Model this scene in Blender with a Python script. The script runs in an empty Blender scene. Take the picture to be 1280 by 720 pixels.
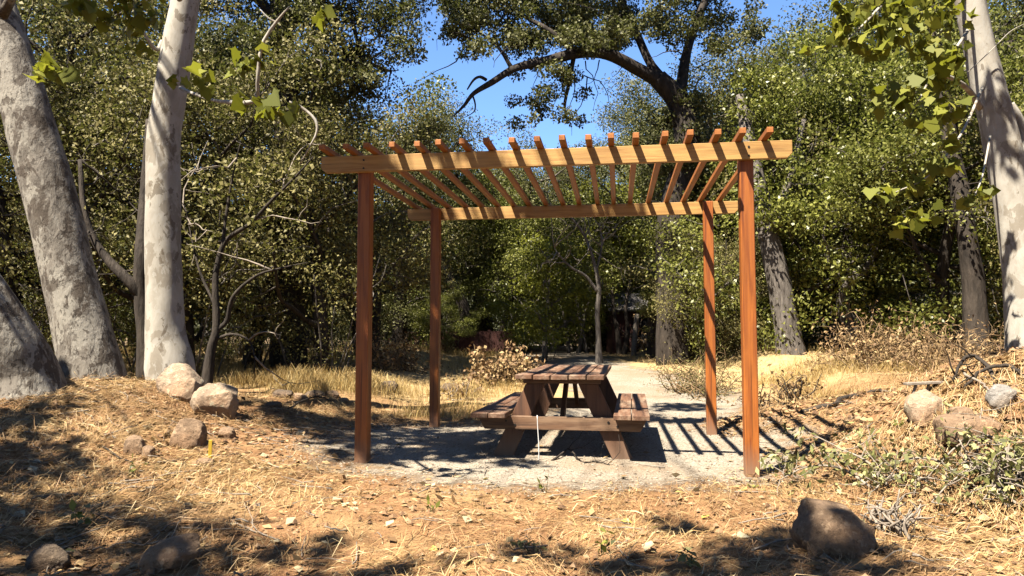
import bpy, bmesh, math, random
import numpy as np
from mathutils import Vector, Matrix
random.seed(11)
rng = np.random.default_rng(11)
S = bpy.context.scene
COL = S.collection
PI = math.pi

# ------------------------------------------------------------------ camera numbers
FPX, CX, CY = 924.0, 640.0, 360.0
CAM = np.array([0.0, 0.0, 1.10])
PITCH = math.radians(3.715)
SP, CP = math.sin(PITCH), math.cos(PITCH)

def ray(px, py):
    u = (px - CX) / FPX; v = (CY - py) / FPX
    return np.array([u, CP - v * SP, SP + v * CP])

def at(px, py, Y):
    d = ray(px, py)
    return Vector(CAM + d * (Y / d[1]))

# ------------------------------------------------------------------ terrain
def _hash(i, j, s):
    n = (i * 374761393 + j * 668265263 + s * 974634777) & 0xffffffff
    n = ((n ^ (n >> 13)) * 1274126177) & 0xffffffff
    return ((n ^ (n >> 16)) & 0xffff) / 65535.0

def vnoise(x, y, s=0):
    x = np.asarray(x, float); y = np.asarray(y, float)
    i = np.floor(x).astype(np.int64); j = np.floor(y).astype(np.int64)
    fx = x - i; fy = y - j
    fx = fx * fx * (3 - 2 * fx); fy = fy * fy * (3 - 2 * fy)
    a = _hash(i, j, s); b = _hash(i + 1, j, s); c = _hash(i, j + 1, s); d = _hash(i + 1, j + 1, s)
    return (a * (1 - fx) + b * fx) * (1 - fy) + (c * (1 - fx) + d * fx) * fy

def fbm(x, y, s=0, o=4):
    t = 0; a = .5; f = 1.0
    for k in range(o):
        t = t + a * (vnoise(x * f, y * f, s + k * 7) - .5); a *= .5; f *= 2.03
    return t

def sm(t):
    t = np.clip(t, 0, 1)
    return t * t * (3 - 2 * t)

PATH = np.array([(0.9, 8.4), (1.7, 10.2), (2.5, 12.2), (2.3, 15), (1.55, 19), (1.3, 24), (1.2, 31), (1.6, 40)])
def path_mask(x, y):
    """>0 inside gravel, about metres from the edge"""
    x = np.asarray(x, float); y = np.asarray(y, float)
    ex = (x - .48) / 2.55; ey = (y - 7.35) / 2.15
    best = (1 - np.sqrt(ex ** 2 + ey ** 2)) * 2.1
    for a, b in zip(PATH[:-1], PATH[1:]):
        ab = b - a
        t = np.clip(((x - a[0]) * ab[0] + (y - a[1]) * ab[1]) / (ab @ ab), 0, 1)
        d = np.hypot(x - a[0] - t * ab[0], y - a[1] - t * ab[1])
        w = 1.15 + .35 * sm((y - 8.5) / 2) * sm((19 - y) / 6) + .01 * np.clip(y - 8, 0, 30)
        best = np.maximum(best, w - d)
    return best

def H(x, y):
    x = np.asarray(x, float); y = np.asarray(y, float)
    pm = path_mask(x, y)
    z = .50 * sm((y - 9.3) / 12.5) + .012 * np.clip(y - 21, 0, 60)
    r = np.hypot(x * .8, y)
    z = z + 30 * sm((r - 75) / 110) * sm((y + 10) / 60) * (1 + .5 * fbm(x / 40, y / 40, 91))
    # field to the left stands a little higher
    z = z + .2 * sm((-1.4 - x) / 1.2) * sm((y - 9.6) / 1.5) * sm((30 - y) / 10)
    # left mound
    dx = np.maximum((x + 4.4) / 1.4, 0.0)
    dy = (y - 7.9) / 1.55
    z = z + .64 * np.exp(-.5 * (dx ** 2 + dy ** 2)) 
    # right bank
    x0 = 2.25 + .15 * np.sin(y * 1.9) + .9 * sm((y - 9) / 3)
    rb = .98 * sm((x - x0) / 2.3) * sm((y - 3.5) / 2.2) * (1 - .52 * sm((y - 7.6) / 3))
    yc = np.maximum(5.9, 8.1 - 1.6 * (x - 2.9))
    rb = rb * (1 - .5 * sm((y - yc) / .8) * sm((5.6 - x) / 1.2))
    z = z + rb
    # lumps
    rough = sm((-.05 - pm) / .5)
    near = sm((40 - y) / 20)
    z = z + near * (rough * (.13 * fbm(x * 1.1, y * 1.1, 3) + .06 * fbm(x * 3.7, y * 3.7, 5)) + .018 * fbm(x * 6, y * 6, 9))
    z = z + rough * near * sm((x - 2.4) / .8) * .13 * fbm(x * 2.6, y * 2.6, 17)
    for (hx, hy, hr, hd) in ((-2.0, 3.75, .26, -.10), (-1.55, 4.05, .4, .06), (.15, 3.95, .22, -.05), (-2.9, 4.4, .5, .07), (.85, 3.75, .3, .05)):
        z = z + hd * np.exp(-((x - hx) ** 2 + (y - hy) ** 2) / (2 * hr * hr))
    return z

def h(x, y): return float(H(x, y))

def ground(px, py):
    d = ray(px, py); t = 2.0; prev = t
    while t < 80:
        p = CAM + d * t
        if p[2] < h(p[0], p[1]):
            lo, hi = prev, t
            for _ in range(18):
                m = .5 * (lo + hi); q = CAM + d * m
                if q[2] < h(q[0], q[1]): hi = m
                else: lo = m
            q = CAM + d * hi
            return Vector((q[0], q[1], h(q[0], q[1])))
        prev = t; t += .04 + t * .004
    return Vector(CAM + d * 60)

# ------------------------------------------------------------------ object helpers
def tag(o, label=None, cat=None, group=None, kind=None):
    if label: o['label'] = label
    if cat: o['category'] = cat
    if group: o['group'] = group
    if kind: o['kind'] = kind
    return o

def link(name, me, parent=None, mat=None):
    o = bpy.data.objects.new(name, me); COL.objects.link(o)
    if mat is not None:
        if not me.materials: me.materials.append(mat)
    if parent: o.parent = parent
    return o

def empty(name, loc=(0, 0, 0), rz=0.0):
    o = bpy.data.objects.new(name, None); COL.objects.link(o)
    o.empty_display_size = .2
    o.location = loc; o.rotation_euler = (0, 0, rz)
    return o

def copy_tree(o, parent=None):
    c = o.copy(); COL.objects.link(c)
    if parent: c.parent = parent
    for ch in [k for k in o.children]: copy_tree(ch, c)
    return c

def poly_mesh(name, V, rnd=None, smooth=False):
    """V (N,k,3): N separate k-gons"""
    V = np.ascontiguousarray(V, dtype=np.float32)
    N, k = V.shape[:2]
    me = bpy.data.meshes.new(name)
    me.vertices.add(N * k); me.vertices.foreach_set('co', V.reshape(-1))
    me.loops.add(N * k); me.loops.foreach_set('vertex_index', np.arange(N * k, dtype=np.int32))
    me.polygons.add(N)
    me.polygons.foreach_set('loop_start', np.arange(0, N * k, k, dtype=np.int32))
    me.polygons.foreach_set('loop_total', np.full(N, k, dtype=np.int32))
    if rnd is not None:
        a = me.attributes.new('rnd', 'FLOAT', 'POINT')
        a.data.foreach_set('value', np.repeat(rnd.astype(np.float32), k))
    me.update(calc_edges=True)
    if smooth: me.polygons.foreach_set('use_smooth', np.ones(N, dtype=bool))
    return me

def grid_mesh(name, X, Y, Z, keep=None):
    ny, nx = X.shape
    V = np.stack([X, Y, Z], -1).reshape(-1, 3).astype(np.float32)
    i = np.arange(nx * ny).reshape(ny, nx)
    Q = np.stack([i[:-1, :-1], i[:-1, 1:], i[1:, 1:], i[1:, :-1]], -1).reshape(-1, 4)
    if keep is not None: Q = Q[keep[:-1, :-1].reshape(-1)]
    me = bpy.data.meshes.new(name)
    me.vertices.add(len(V)); me.vertices.foreach_set('co', V.reshape(-1))
    me.loops.add(Q.size); me.loops.foreach_set('vertex_index', Q.reshape(-1).astype(np.int32))
    me.polygons.add(len(Q))
    me.polygons.foreach_set('loop_start', np.arange(0, Q.size, 4, dtype=np.int32))
    me.polygons.foreach_set('loop_total', np.full(len(Q), 4, dtype=np.int32))
    me.update(calc_edges=True)
    me.polygons.foreach_set('use_smooth', np.ones(len(Q), dtype=bool))
    return me

def spline(P, n):
    """Catmull-Rom resample; P (m,d)"""
    P = np.asarray(P, float)
    if len(P) == 2:
        t = np.linspace(0, 1, n)[:, None]; return P[0] * (1 - t) + P[1] * t
    A = np.vstack([2 * P[0] - P[1], P, 2 * P[-1] - P[-2]])
    out = []
    for t in np.linspace(0, len(P) - 1, n):
        i = min(int(t), len(P) - 2); f = t - i
        a, b, c, d = A[i], A[i + 1], A[i + 2], A[i + 3]
        out.append(.5 * ((2 * b) + (-a + c) * f + (2 * a - 5 * b + 4 * c - d) * f * f + (-a + 3 * b - 3 * c + d) * f ** 3))
    return np.array(out)

class Tubes:
    def __init__(s): s.v = []; s.f = []
    def add(s, pts, radii, sides=8, bump=0.0, seed=0, fr=3.0):
        pts = np.asarray(pts, float); n = len(pts)
        radii = np.asarray(radii, float)
        T = np.gradient(pts, axis=0); T /= np.linalg.norm(T, axis=1)[:, None] + 1e-9
        up = np.array([0, 1, 0.]) if abs(T[0][1]) < .9 else np.array([1., 0, 0])
        b = len(s.v); 
        a = np.linspace(0, 2 * PI, sides, endpoint=False)
        for i in range(n):
            u = up - T[i] * (up @ T[i]); u /= np.linalg.norm(u) + 1e-9
            w = np.cross(T[i], u); up = u
            r = radii[i]
            if bump:
                z = i / n * 30 
                q = np.array([pts[i][2] * fr * .6] * sides)
                rr = r * (1 + bump * 2 * fbm(np.cos(a) * fr * .35 + 5 + seed, q + np.sin(a) * fr * .35, 31 + seed, 4))
            else: rr = np.full(sides, r)
            ring = pts[i] + rr[:, None] * (np.cos(a)[:, None] * u + np.sin(a)[:, None] * w)
            s.v.extend(ring.tolist())
        for i in range(n - 1):
            for k in range(sides):
                k2 = (k + 1) % sides
                s.f.append((b + i * sides + k, b + i * sides + k2, b + (i + 1) * sides + k2, b + (i + 1) * sides + k))
        s.f.append(tuple(b + k for k in reversed(range(sides))))
        s.f.append(tuple(b + (n - 1) * sides + k for k in range(sides)))
    def mesh(s, name):
        me = bpy.data.meshes.new(name); me.from_pydata(s.v, [], s.f); me.update()
        me.polygons.foreach_set('use_smooth', np.ones(len(me.polygons), dtype=bool))
        return me

class Solid:
    def __init__(s): s.bm = bmesh.new()
    def box(s, c, size, rot=None):
        r = bmesh.ops.create_cube(s.bm, size=1.0)
        M = Matrix.Translation(c) @ (rot if rot is not None else Matrix.Identity(4)) @ Matrix.Diagonal((*size, 1))
        bmesh.ops.transform(s.bm, matrix=M, verts=r['verts']); return s
    def prism(s, poly, y0, y1, axis='y'):
        """poly in (x,z) extruded along y"""
        a = [s.bm.verts.new((p[0], y0, p[1])) for p in poly]
        b = [s.bm.verts.new((p[0], y1, p[1])) for p in poly]
        n = len(poly)
        s.bm.faces.new(a); s.bm.faces.new(list(reversed(b)))
        for i in range(n):
            s.bm.faces.new((a[i], b[i], b[(i + 1) % n], a[(i + 1) % n]))
        return s
    def cyl(s, p0, p1, r, seg=12):
        p0 = Vector(p0); p1 = Vector(p1); d = p1 - p0
        q = d.to_track_quat('Z', 'Y').to_matrix().to_4x4()
        M = Matrix.Translation((p0 + p1) / 2) @ q
        bmesh.ops.create_cone(s.bm, cap_ends=True, segments=seg, radius1=r, radius2=r, depth=d.length, matrix=M); return s
    def mesh(s, name, bevel=0.0):
        bmesh.ops.recalc_face_normals(s.bm, faces=s.bm.faces)
        if bevel:
            bmesh.ops.bevel(s.bm, geom=[e for e in s.bm.edges], offset=bevel, segments=1, affect='EDGES')
        me = bpy.data.meshes.new(name); s.bm.to_mesh(me); s.bm.free(); return me

# ------------------------------------------------------------------ material helpers
class Mat:
    def __init__(s, name, rough=.8, spec=.3):
        s.m = bpy.data.materials.new(name); s.m.use_nodes = True
        s.nt = s.m.node_tree; s.n = s.nt.nodes; s.l = s.nt.links
        s.b = s.n['Principled BSDF']; s.out = s.n['Material Output']
        s.b.inputs['Roughness'].default_value = rough
        s.b.inputs['Specular IOR Level'].default_value = spec
    def node(s, t, **kw):
        n = s.n.new(t)
        for k, v in kw.items():
            if k.startswith('i_'): n.inputs[k[2:].replace('_', ' ')].default_value = v
            else: setattr(n, k, v)
        return n
    def lk(s, a, b): s.l.new(a, b)
    def pos(s, obj=True, scale=(1, 1, 1)):
        t = s.node('ShaderNodeTexCoord')
        mp = s.node('ShaderNodeMapping'); mp.inputs['Scale'].default_value = scale
        if obj: s.lk(t.outputs['Object'], mp.inputs[0])
        else:
            g = s.node('ShaderNodeNewGeometry'); s.lk(g.outputs['Position'], mp.inputs[0])
        return mp.outputs[0]
    def noise(s, vec, scale, detail=4, rough=.55, dist=0.0):
        n = s.node('ShaderNodeTexNoise'); n.inputs['Scale'].default_value = scale
        n.inputs['Detail'].default_value = detail; n.inputs['Roughness'].default_value = rough
        n.inputs['Distortion'].default_value = dist
        if vec is not None: s.lk(vec, n.inputs['Vector'])
        return n.outputs['Fac']
    def vor(s, vec, scale, feature='F1', out='Distance'):
        n = s.node('ShaderNodeTexVoronoi'); n.feature = feature; n.inputs['Scale'].default_value = scale
        s.lk(vec, n.inputs['Vector']); return n.outputs[out]
    def ramp(s, fac, stops, interp='LINEAR'):
        r = s.node('ShaderNodeValToRGB'); e = r.color_ramp.elements; r.color_ramp.interpolation = interp
        while len(e) < len(stops): e.new(.5)
        for el, (p, c) in zip(e, stops):
            el.position = p; el.color = (*c, 1) if not isinstance(c, float) else (c, c, c, 1)
        s.lk(fac, r.inputs[0]); return r.outputs[0]
    def mix(s, fac, a, b, mode='MIX'):
        n = s.node('ShaderNodeMix'); n.data_type = 'RGBA'; n.blend_type = mode
        def put(sock, v):
            if hasattr(v, 'is_linked') or hasattr(v, 'links'): s.lk(v, sock)
            elif isinstance(v, (int, float)): sock.default_value = v
            else: sock.default_value = (*v, 1)
        if isinstance(fac, (int, float)): n.inputs[0].default_value = fac
        else: s.lk(fac, n.inputs[0])
        put(n.inputs[6], a); put(n.inputs[7], b)
        return n.outputs[2]
    def math(s, op, a, b=0.0, clamp=False):
        n = s.node('ShaderNodeMath'); n.operation = op; n.use_clamp = clamp
        for i, v in enumerate((a, b)):
            if isinstance(v, (int, float)): n.inputs[i].default_value = v
            else: s.lk(v, n.inputs[i])
        return n.outputs[0]
    def maprange(s, v, a, b, c=0.0, d=1.0):
        n = s.node('ShaderNodeMapRange'); n.clamp = True
        n.inputs[1].default_value = a; n.inputs[2].default_value = b; n.inputs[3].default_value = c; n.inputs[4].default_value = d
        s.lk(v, n.inputs[0]); return n.outputs[0]
    def color(s, c):
        if isinstance(c, tuple): s.b.inputs['Base Color'].default_value = (*c, 1)
        else: s.lk(c, s.b.inputs['Base Color'])
    def bump(s, hgt, strength=.5, dist=.02):
        n = s.node('ShaderNodeBump'); n.inputs['Strength'].default_value = strength; n.inputs['Distance'].default_value = dist
        s.lk(hgt, n.inputs['Height']); s.lk(n.outputs[0], s.b.inputs['Normal'])
    def attr(s, name):
        a = s.node('ShaderNodeAttribute'); a.attribute_name = name; return a.outputs['Fac']
    def objrand(s):
        return s.node('ShaderNodeObjectInfo').outputs['Random']

def leaf_mat(name, stops, trans=.3, rough=.42, tcol=(.16, .2, .03), spec=.15):
    m = Mat(name, rough, spec)
    c = m.ramp(m.attr('rnd'), stops)
    r = m.objrand()
    c2 = m.mix(m.maprange(r, 0, 1, 0, .35), c, (.09, .085, .035))
    m.color(c2)
    t = m.node('ShaderNodeBsdfTranslucent')
    tc = m.mix(.6, c2, tcol); m.lk(tc, t.inputs[0])
    mx = m.node('ShaderNodeMixShader'); mx.inputs[0].default_value = trans
    m.lk(m.b.outputs[0], mx.inputs[1]); m.lk(t.outputs[0], mx.inputs[2]); m.lk(mx.outputs[0], m.out.inputs[0])
    return m.m

def fibre_mat(name, stops, trans=.15, rough=.6, patch=None):
    m = Mat(name, rough, .25)
    c = m.ramp(m.attr('rnd'), stops)
    if patch is not None:
        v = m.pos(False)
        c = m.mix(m.maprange(m.noise(v, .9, 3), .42, .62, 0, .7), c, patch, 'MIX')
    m.color(c)
    t = m.node('ShaderNodeBsdfTranslucent'); m.lk(c, t.inputs[0])
    mx = m.node('ShaderNodeMixShader'); mx.inputs[0].default_value = trans
    m.lk(m.b.outputs[0], mx.inputs[1]); m.lk(t.outputs[0], mx.inputs[2]); m.lk(mx.outputs[0], m.out.inputs[0])
    return m.m

def wood_mat(name, dark, lite, axis, rough=.6, base_fade=None, grain=1.0, spec=.3, wear=None):
    m = Mat(name, rough, spec)
    sc = [26, 26, 26]; sc['xyz'.index(axis)] = 1.6
    v = m.pos(True, tuple(sc))
    f = m.noise(v, 1.0, 5, .6, .6)
    f2 = m.noise(m.pos(True), 2.2, 3)
    c = m.ramp(f, [(.34, dark), (.58, lite)])
    ck = m.noise(m.pos(True, tuple(60 if s > 2 else .9 for s in sc)), 1.0, 3, .5)
    c = m.mix(m.maprange(ck, .6, .68, 0, .6), c, tuple(x * .3 for x in dark))
    c = m.mix(m.maprange(f2, .4, .7, 0, .6), c, tuple(x * .6 for x in lite))
    # knots
    kn = m.vor(m.pos(True, tuple(3.5 if s > 2 else 1.1 for s in sc)), 1.0)
    c = m.mix(m.maprange(kn, .03, .075, .75, 0), c, tuple(x * .35 for x in dark))
    if wear is not None:
        c = m.mix(m.maprange(m.noise(m.pos(True, tuple(9 if s > 2 else 1.2 for s in sc)), 1, 5, .7), .48, .66, 0, .8), c, wear)
    if base_fade is not None:
        g = m.node('ShaderNodeSeparateXYZ'); m.lk(m.pos(True), g.inputs[0])
        zz = m.math('ADD', g.outputs[2], m.math('MULTIPLY', m.noise(v, 1.0, 3), .18))
        c = m.mix(m.maprange(zz, .12, .36, .75, 0), c, base_fade)
    m.color(c)
    m.bump(f, .35 * grain, .006)
    return m.m

def bark_mat(name, stops, scale=(9, 9, 2.2), bump=.8, dist=.03, patches=None, rough=.85):
    m = Mat(name, rough, .15)
    v = m.pos(True, scale)
    f = m.noise(v, 1.0, 6, .65, .4)
    c = m.ramp(f, stops)
    if patches:
        for (sc, lo, hi, col, amt, sd) in patches:
            mp = m.node('ShaderNodeMapping'); mp.inputs['Location'].default_value = (sd, sd * 2, sd * 3); mp.inputs['Scale'].default_value = (1, 1, .6)
            t = m.node('ShaderNodeTexCoord'); m.lk(t.outputs['Object'], mp.inputs[0])
            p = m.noise(mp.outputs[0], sc, 5, .62, .5)
            c = m.mix(m.maprange(p, lo, hi, 0, amt), c, col)
    m.color(c); m.bump(f, bump, dist)
    return m.m

M = {}
M['oak_leaf'] = leaf_mat('oak_leaf', [(0, (.055, .057, .018)), (.5, (.17, .168, .055)), (.8, (.25, .24, .095)), (1, (.29, .27, .12))], .24, .55)
M['bush_leaf'] = leaf_mat('bush_leaf', [(0, (.08, .068, .02)), (.5, (.25, .215, .07)), (.8, (.35, .3, .105)), (1, (.38, .33, .14))], .26, .6)
M['green_leaf'] = leaf_mat('green_leaf', [(0, (.07, .085, .015)), (.45, (.24, .25, .05)), (.8, (.34, .34, .075)), (1, (.37, .36, .1))], .28, .38, (.2, .26, .03))
M['yellow_leaf'] = leaf_mat('yellow_leaf', [(0, (.12, .14, .014)), (.5, (.28, .3, .035)), (1, (.44, .42, .07))], .42, .55, (.4, .42, .03))
M['dry_leaf'] = fibre_mat('dry_leaf', [(0, (.12, .062, .024)), (.5, (.34, .2, .085)), (1, (.58, .41, .19))], .12, .7)
M['wilt_leaf'] = fibre_mat('wilt_leaf', [(0, (.09, .09, .028)), (.5, (.27, .27, .085)), (1, (.6, .55, .24))], .2, .55)
M['straw'] = fibre_mat('straw', [(0, (.2, .095, .035)), (.4, (.42, .245, .09)), (.75, (.63, .43, .185)), (1, (.82, .65, .36))], .12, .55, patch=(.36, .2, .09))
M['grass'] = fibre_mat('grass', [(0, (.38, .22, .06)), (.4, (.66, .45, .15)), (.8, (.82, .62, .25)), (1, (.86, .7, .36))], .35, .6, patch=(.56, .36, .12))
M['pale_twig'] = bark_mat('pale_twig', [(.3, (.2, .155, .115)), (.7, (.42, .36, .29))], (20, 20, 20), .3, .005)
M['dark_bark'] = bark_mat('dark_bark', [(.3, (.022, .017, .013)), (.7, (.085, .066, .05))], (11, 11, 2.4), 1.0, .04)
M['grey_bark'] = bark_mat('grey_bark', [(.3, (.06, .05, .042)), (.7, (.26, .225, .19))], (16, 16, 3.5), 1.0, .03)
M['syc_bark'] = bark_mat('syc_bark', [(.3, (.36, .32, .26)), (.7, (.55, .51, .435))], (7, 7, 3.5), .55, .012,
    [(3.2, .54, .56, (.25, .205, .15), .6, 1.3), (6.5, .6, .615, (.13, .095, .06), .65, 4.1), (14, .57, .585, (.5, .47, .41), .6, 7.7)])
M['syc_bark_old'] = bark_mat('syc_bark_old', [(.3, (.14, .12, .098)), (.7, (.3, .265, .22))], (9, 9, 4.5), .8, .03,
    [(3.5, .5, .525, (.4, .365, .305), .8, 2.3), (4.5, .53, .55, (.07, .05, .035), .75, 5.1), (22, .57, .59, (.05, .038, .028), .7, 9.9), (16, .56, .62, (.36, .33, .28), .6, 8.7)])
M['post'] = wood_mat('post', (.21, .045, .007), (.48, .145, .022), 'z', .5, (.3, .19, .12))
M['beam'] = wood_mat('beam', (.38, .18, .045), (.64, .37, .11), 'x', .55)
M['rafter'] = wood_mat('rafter', (.4, .12, .02), (.56, .2, .04), 'y', .55)
M['table'] = wood_mat('table', (.095, .04, .018), (.21, .1, .05), 'y', .75, wear=(.42, .29, .19), grain=1.6)
M['table_x'] = wood_mat('table_x', (.085, .038, .018), (.19, .095, .045), 'x', .7, wear=(.32, .2, .115), grain=1.6)
M['table_z'] = wood_mat('table_z', (.075, .03, .014), (.17, .075, .035), 'z', .7, (.26, .16, .1), 1.6)
mm = Mat('bolt', .5); mm.color((.05, .045, .04)); mm.b.inputs['Metallic'].default_value = .7; M['bolt'] = mm.m
mm = Mat('white_rod', .5); mm.color((.78, .77, .74)); M['rod'] = mm.m
mm = Mat('yellow_paint', .6); mm.color(mm.ramp(mm.noise(mm.pos(), 30), [(.3, (.62, .36, .02)), (.7, (.75, .52, .05))])); M['yellow'] = mm.m
mm = Mat('black_metal', .5); mm.color((.02, .02, .021)); M['metal'] = mm.m
mm = Mat('red_boards', .8); v = mm.pos(True, (9, 9, .6)); mm.color(mm.ramp(mm.noise(v, 1, 3), [(.3, (.05, .012, .008)), (.7, (.1, .028, .018))])); M['redwall'] = mm.m  # dark red, deepened to carry the tree shade over the fence
mm = Mat('roof_grey', .8); mm.color(mm.ramp(mm.noise(mm.pos(), 8), [(.3, (.16, .145, .14)), (.7, (.27, .25, .24))])); M['roof'] = mm.m
mm = Mat('door_black', .9); mm.color((.012, .011, .01)); M['dark'] = mm.m  # flat near-black colour of the shed door

M['brown_twig'] = bark_mat('brown_twig', [(.3, (.15, .09, .045)), (.7, (.4, .27, .14))], (20, 20, 20), .3, .005)

def rock_mat(name, a, b, dirt):
    m = Mat(name, .85, .2); v = m.pos()
    f = m.noise(v, 5, 6, .62); c = m.ramp(f, [(.3, a), (.72, b)])
    c = m.mix(m.maprange(m.noise(v, 2.1, 4), .5, .62, 0, .75), c, dirt)
    c = m.mix(m.maprange(m.noise(v, 38, 3), .58, .68, 0, .5), c, tuple(x * .45 for x in a))
    c = m.mix(m.maprange(m.noise(v, 17, 5, .7), .56, .62, 0, .45), c, tuple(min(.7, x * 1.7) for x in b))
    m.color(c)
    hg = m.math('ADD', m.noise(v, 13, 8, .72), m.math('MULTIPLY', m.noise(v, 3.5, 5, .6, 1.2), .8))
    m.bump(hg, .9, .045); return m.m
M['rock_pale'] = rock_mat('rock_pale', (.38, .26, .17), (.52, .4, .28), (.4, .235, .13))
M['rock_brown'] = rock_mat('rock_brown', (.23, .145, .085), (.43, .29, .18), (.33, .19, .1))
M['rock_grey'] = rock_mat('rock_grey', (.24, .215, .19), (.4, .37, .33), (.3, .22, .15))
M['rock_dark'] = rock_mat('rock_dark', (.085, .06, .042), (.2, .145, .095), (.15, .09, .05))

def ground_mat():
    m = Mat('earth', .95, .1)
    v = m.pos(False)
    g = m.node('ShaderNodeSeparateXYZ'); m.lk(v, g.inputs[0])
    n1 = m.noise(v, .8, 5, .6); n2 = m.noise(v, 7, 6, .7); n3 = m.noise(v, 55, 3, .6)
    soil = m.ramp(n2, [(.25, (.16, .08, .036)), (.5, (.31, .165, .075)), (.75, (.44, .26, .13))])
    straw = m.ramp(n3, [(.3, (.3, .18, .08)), (.7, (.55, .38, .18))])
    c = m.mix(m.maprange(m.noise(v, 1.3, 5, .65), .47, .62, 0, .65), soil, straw)
    field = m.ramp(n2, [(.3, (.42, .29, .13)), (.7, (.64, .48, .24))])
    wob = m.math('ADD', g.outputs[1], m.math('MULTIPLY', n1, 3.0))
    c = m.mix(m.maprange(wob, 11.5, 14.5, 0, .85), c, field)
    litter = m.ramp(n2, [(.3, (.08, .055, .03)), (.7, (.2, .135, .075))])
    c = m.mix(m.maprange(wob, 21, 27, 0, .9), c, litter)
    hill = m.ramp(m.noise(v, .35, 6, .75), [(.35, (.03, .034, .016)), (.6, (.085, .085, .04)), (.8, (.16, .13, .07))])
    c = m.mix(m.maprange(wob, 62, 85, 0, 1), c, hill)
    c = m.mix(m.maprange(n3, .62, .74, 0, .55), c, (.09, .055, .03))
    m.color(c)
    hh = m.math('ADD', m.math('MULTIPLY', n2, 1.0), m.math('MULTIPLY', n3, .45))
    m.bump(hh, .9, .035)
    return m.m
M['earth'] = ground_mat()

def gravel_mat():
    m = Mat('gravel', .95, .1)
    v = m.pos(False)
    n2 = m.noise(v, 4, 5, .65); n3 = m.noise(v, 90, 3, .7)
    cells = m.vor(v, 85, 'F1', 'Color')
    bw = m.node('ShaderNodeRGBToBW'); m.lk(cells, bw.inputs[0])
    c = m.ramp(bw.outputs[0], [(.2, (.24, .2, .15)), (.55, (.39, .335, .26)), (.9, (.5, .445, .355))])
    c = m.mix(m.maprange(m.noise(v, .9, 5, .6), .45, .63, 0, .55), c, (.31, .205, .118))
    c = m.mix(m.maprange(n3, .6, .7, 0, .5), c, (.17, .125, .085))
    m.color(c)
    d = m.vor(v, 85)
    m.bump(m.math('ADD', m.math('MULTIPLY', d, -.6), n2), .7, .02)
    t = m.node('ShaderNodeBsdfTransparent')
    mx = m.node('ShaderNodeMixShader')
    e = m.math('ADD', m.attr('edge'), m.math('MULTIPLY', m.math('SUBTRACT', m.noise(v, 1.9, 8, .75), .5), 2.2))
    fac = m.maprange(e, .0, .42)
    m.lk(fac, mx.inputs[0]); m.lk(t.outputs[0], mx.inputs[1]); m.lk(m.b.outputs[0], mx.inputs[2]); m.lk(mx.outputs[0], m.out.inputs[0])
    return m.m
M['gravel'] = gravel_mat()

# ------------------------------------------------------------------ ground
def axis(lo, a, b, hi, step, g):
    mid = list(np.arange(a, b, step)); up = []; x = b; s = step
    while x < hi: up.append(x); s *= g; x += s
    up.append(hi); dn = []; x = a - step; s = step
    while x > lo: dn.append(x); s *= g; x -= s
    dn.append(lo)
    return np.array(dn[::-1] + mid + up)
xs = axis(-420, -6.5, 6.5, 420, .065, 1.12); ys = axis(-120, 2.2, 11.5, 420, .065, 1.1)
X, Y = np.meshgrid(xs, ys)
tag(link('ground', grid_mesh('ground', X, Y, H(X, Y)), None, M['earth']), kind='structure')
xs2 = np.arange(-3.2, 6.0, .09); ys2 = np.concatenate([np.arange(4.6, 13, .09), np.arange(13, 42, .25)])
X, Y = np.meshgrid(xs2, ys2)
pm = path_mask(X, Y)
me = grid_mesh('gravel_path', X, Y, H(X, Y) + .006, keep=pm > -.75)
a = me.attributes.new('edge', 'FLOAT', 'POINT'); a.data.foreach_set('value', pm.reshape(-1).astype(np.float32))
tag(link('gravel_path', me, None, M['gravel']), kind='structure')

# ------------------------------------------------------------------ leaves
def frames(n, up=0.0, r=rng):
    d = r.normal(size=(n, 3)); d[:, 2] -= .25; d /= np.linalg.norm(d, axis=1)[:, None]
    nn = r.normal(size=(n, 3)); nn[:, 2] += up; nn /= np.linalg.norm(nn, axis=1)[:, None]
    s = np.cross(nn, d); s /= np.linalg.norm(s, axis=1)[:, None] + 1e-9
    nn = np.cross(d, s)
    return d, s, nn

def diamonds(c, L, W, up=.8, fold=.18):
    n = len(c); d, s, nn = frames(n, up)
    L = L[:, None]; W = W[:, None]
    mid = c + d * L * .5
    return np.stack([c, mid + s * W * .5 + nn * W * fold, c + d * L - nn * L * .08, mid - s * W * .5 + nn * W * fold], 1)

SYC = np.array([(0, 0), (.16, .2), (.46, .14), (.46, .36), (.6, .62), (.44, .58), (.33, .72), (.05, 1.0), (-.3, .7), (-.46, .56), (-.56, .64), (-.46, .38), (-.44, .12), (-.16, .2)])
def lobed(c, L, up=1.0):
    n = len(c); d, s, nn = frames(n, up)
    d[:, 2] -= .5; d /= np.linalg.norm(d, axis=1)[:, None]
    s = np.cross(nn, d); s /= np.linalg.norm(s, axis=1)[:, None] + 1e-9; nn = np.cross(d, s)
    out = []
    for (u, v) in SYC:
        out.append(c + L[:, None] * (s * u * 1.05 + d * v + nn * (abs(u) * .42 - v * v * .3)))
    return np.stack(out, 1)

CL = [None]
def clump_points(centres, radii, per, flat=.65):
    P = []; tone = []
    for c, r in zip(centres, radii):
        n = max(3, int(per * r * r))
        q = rng.normal(size=(n, 3)); q /= np.linalg.norm(q, axis=1)[:, None]
        q *= (rng.random((n, 1)) ** .42) * r
        q[:, 2] *= flat
        P.append(np.asarray(c) + q); tone.append(np.full(n, rng.random()))
    CL[0] = np.concatenate(tone)
    return np.vstack(P)

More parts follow.
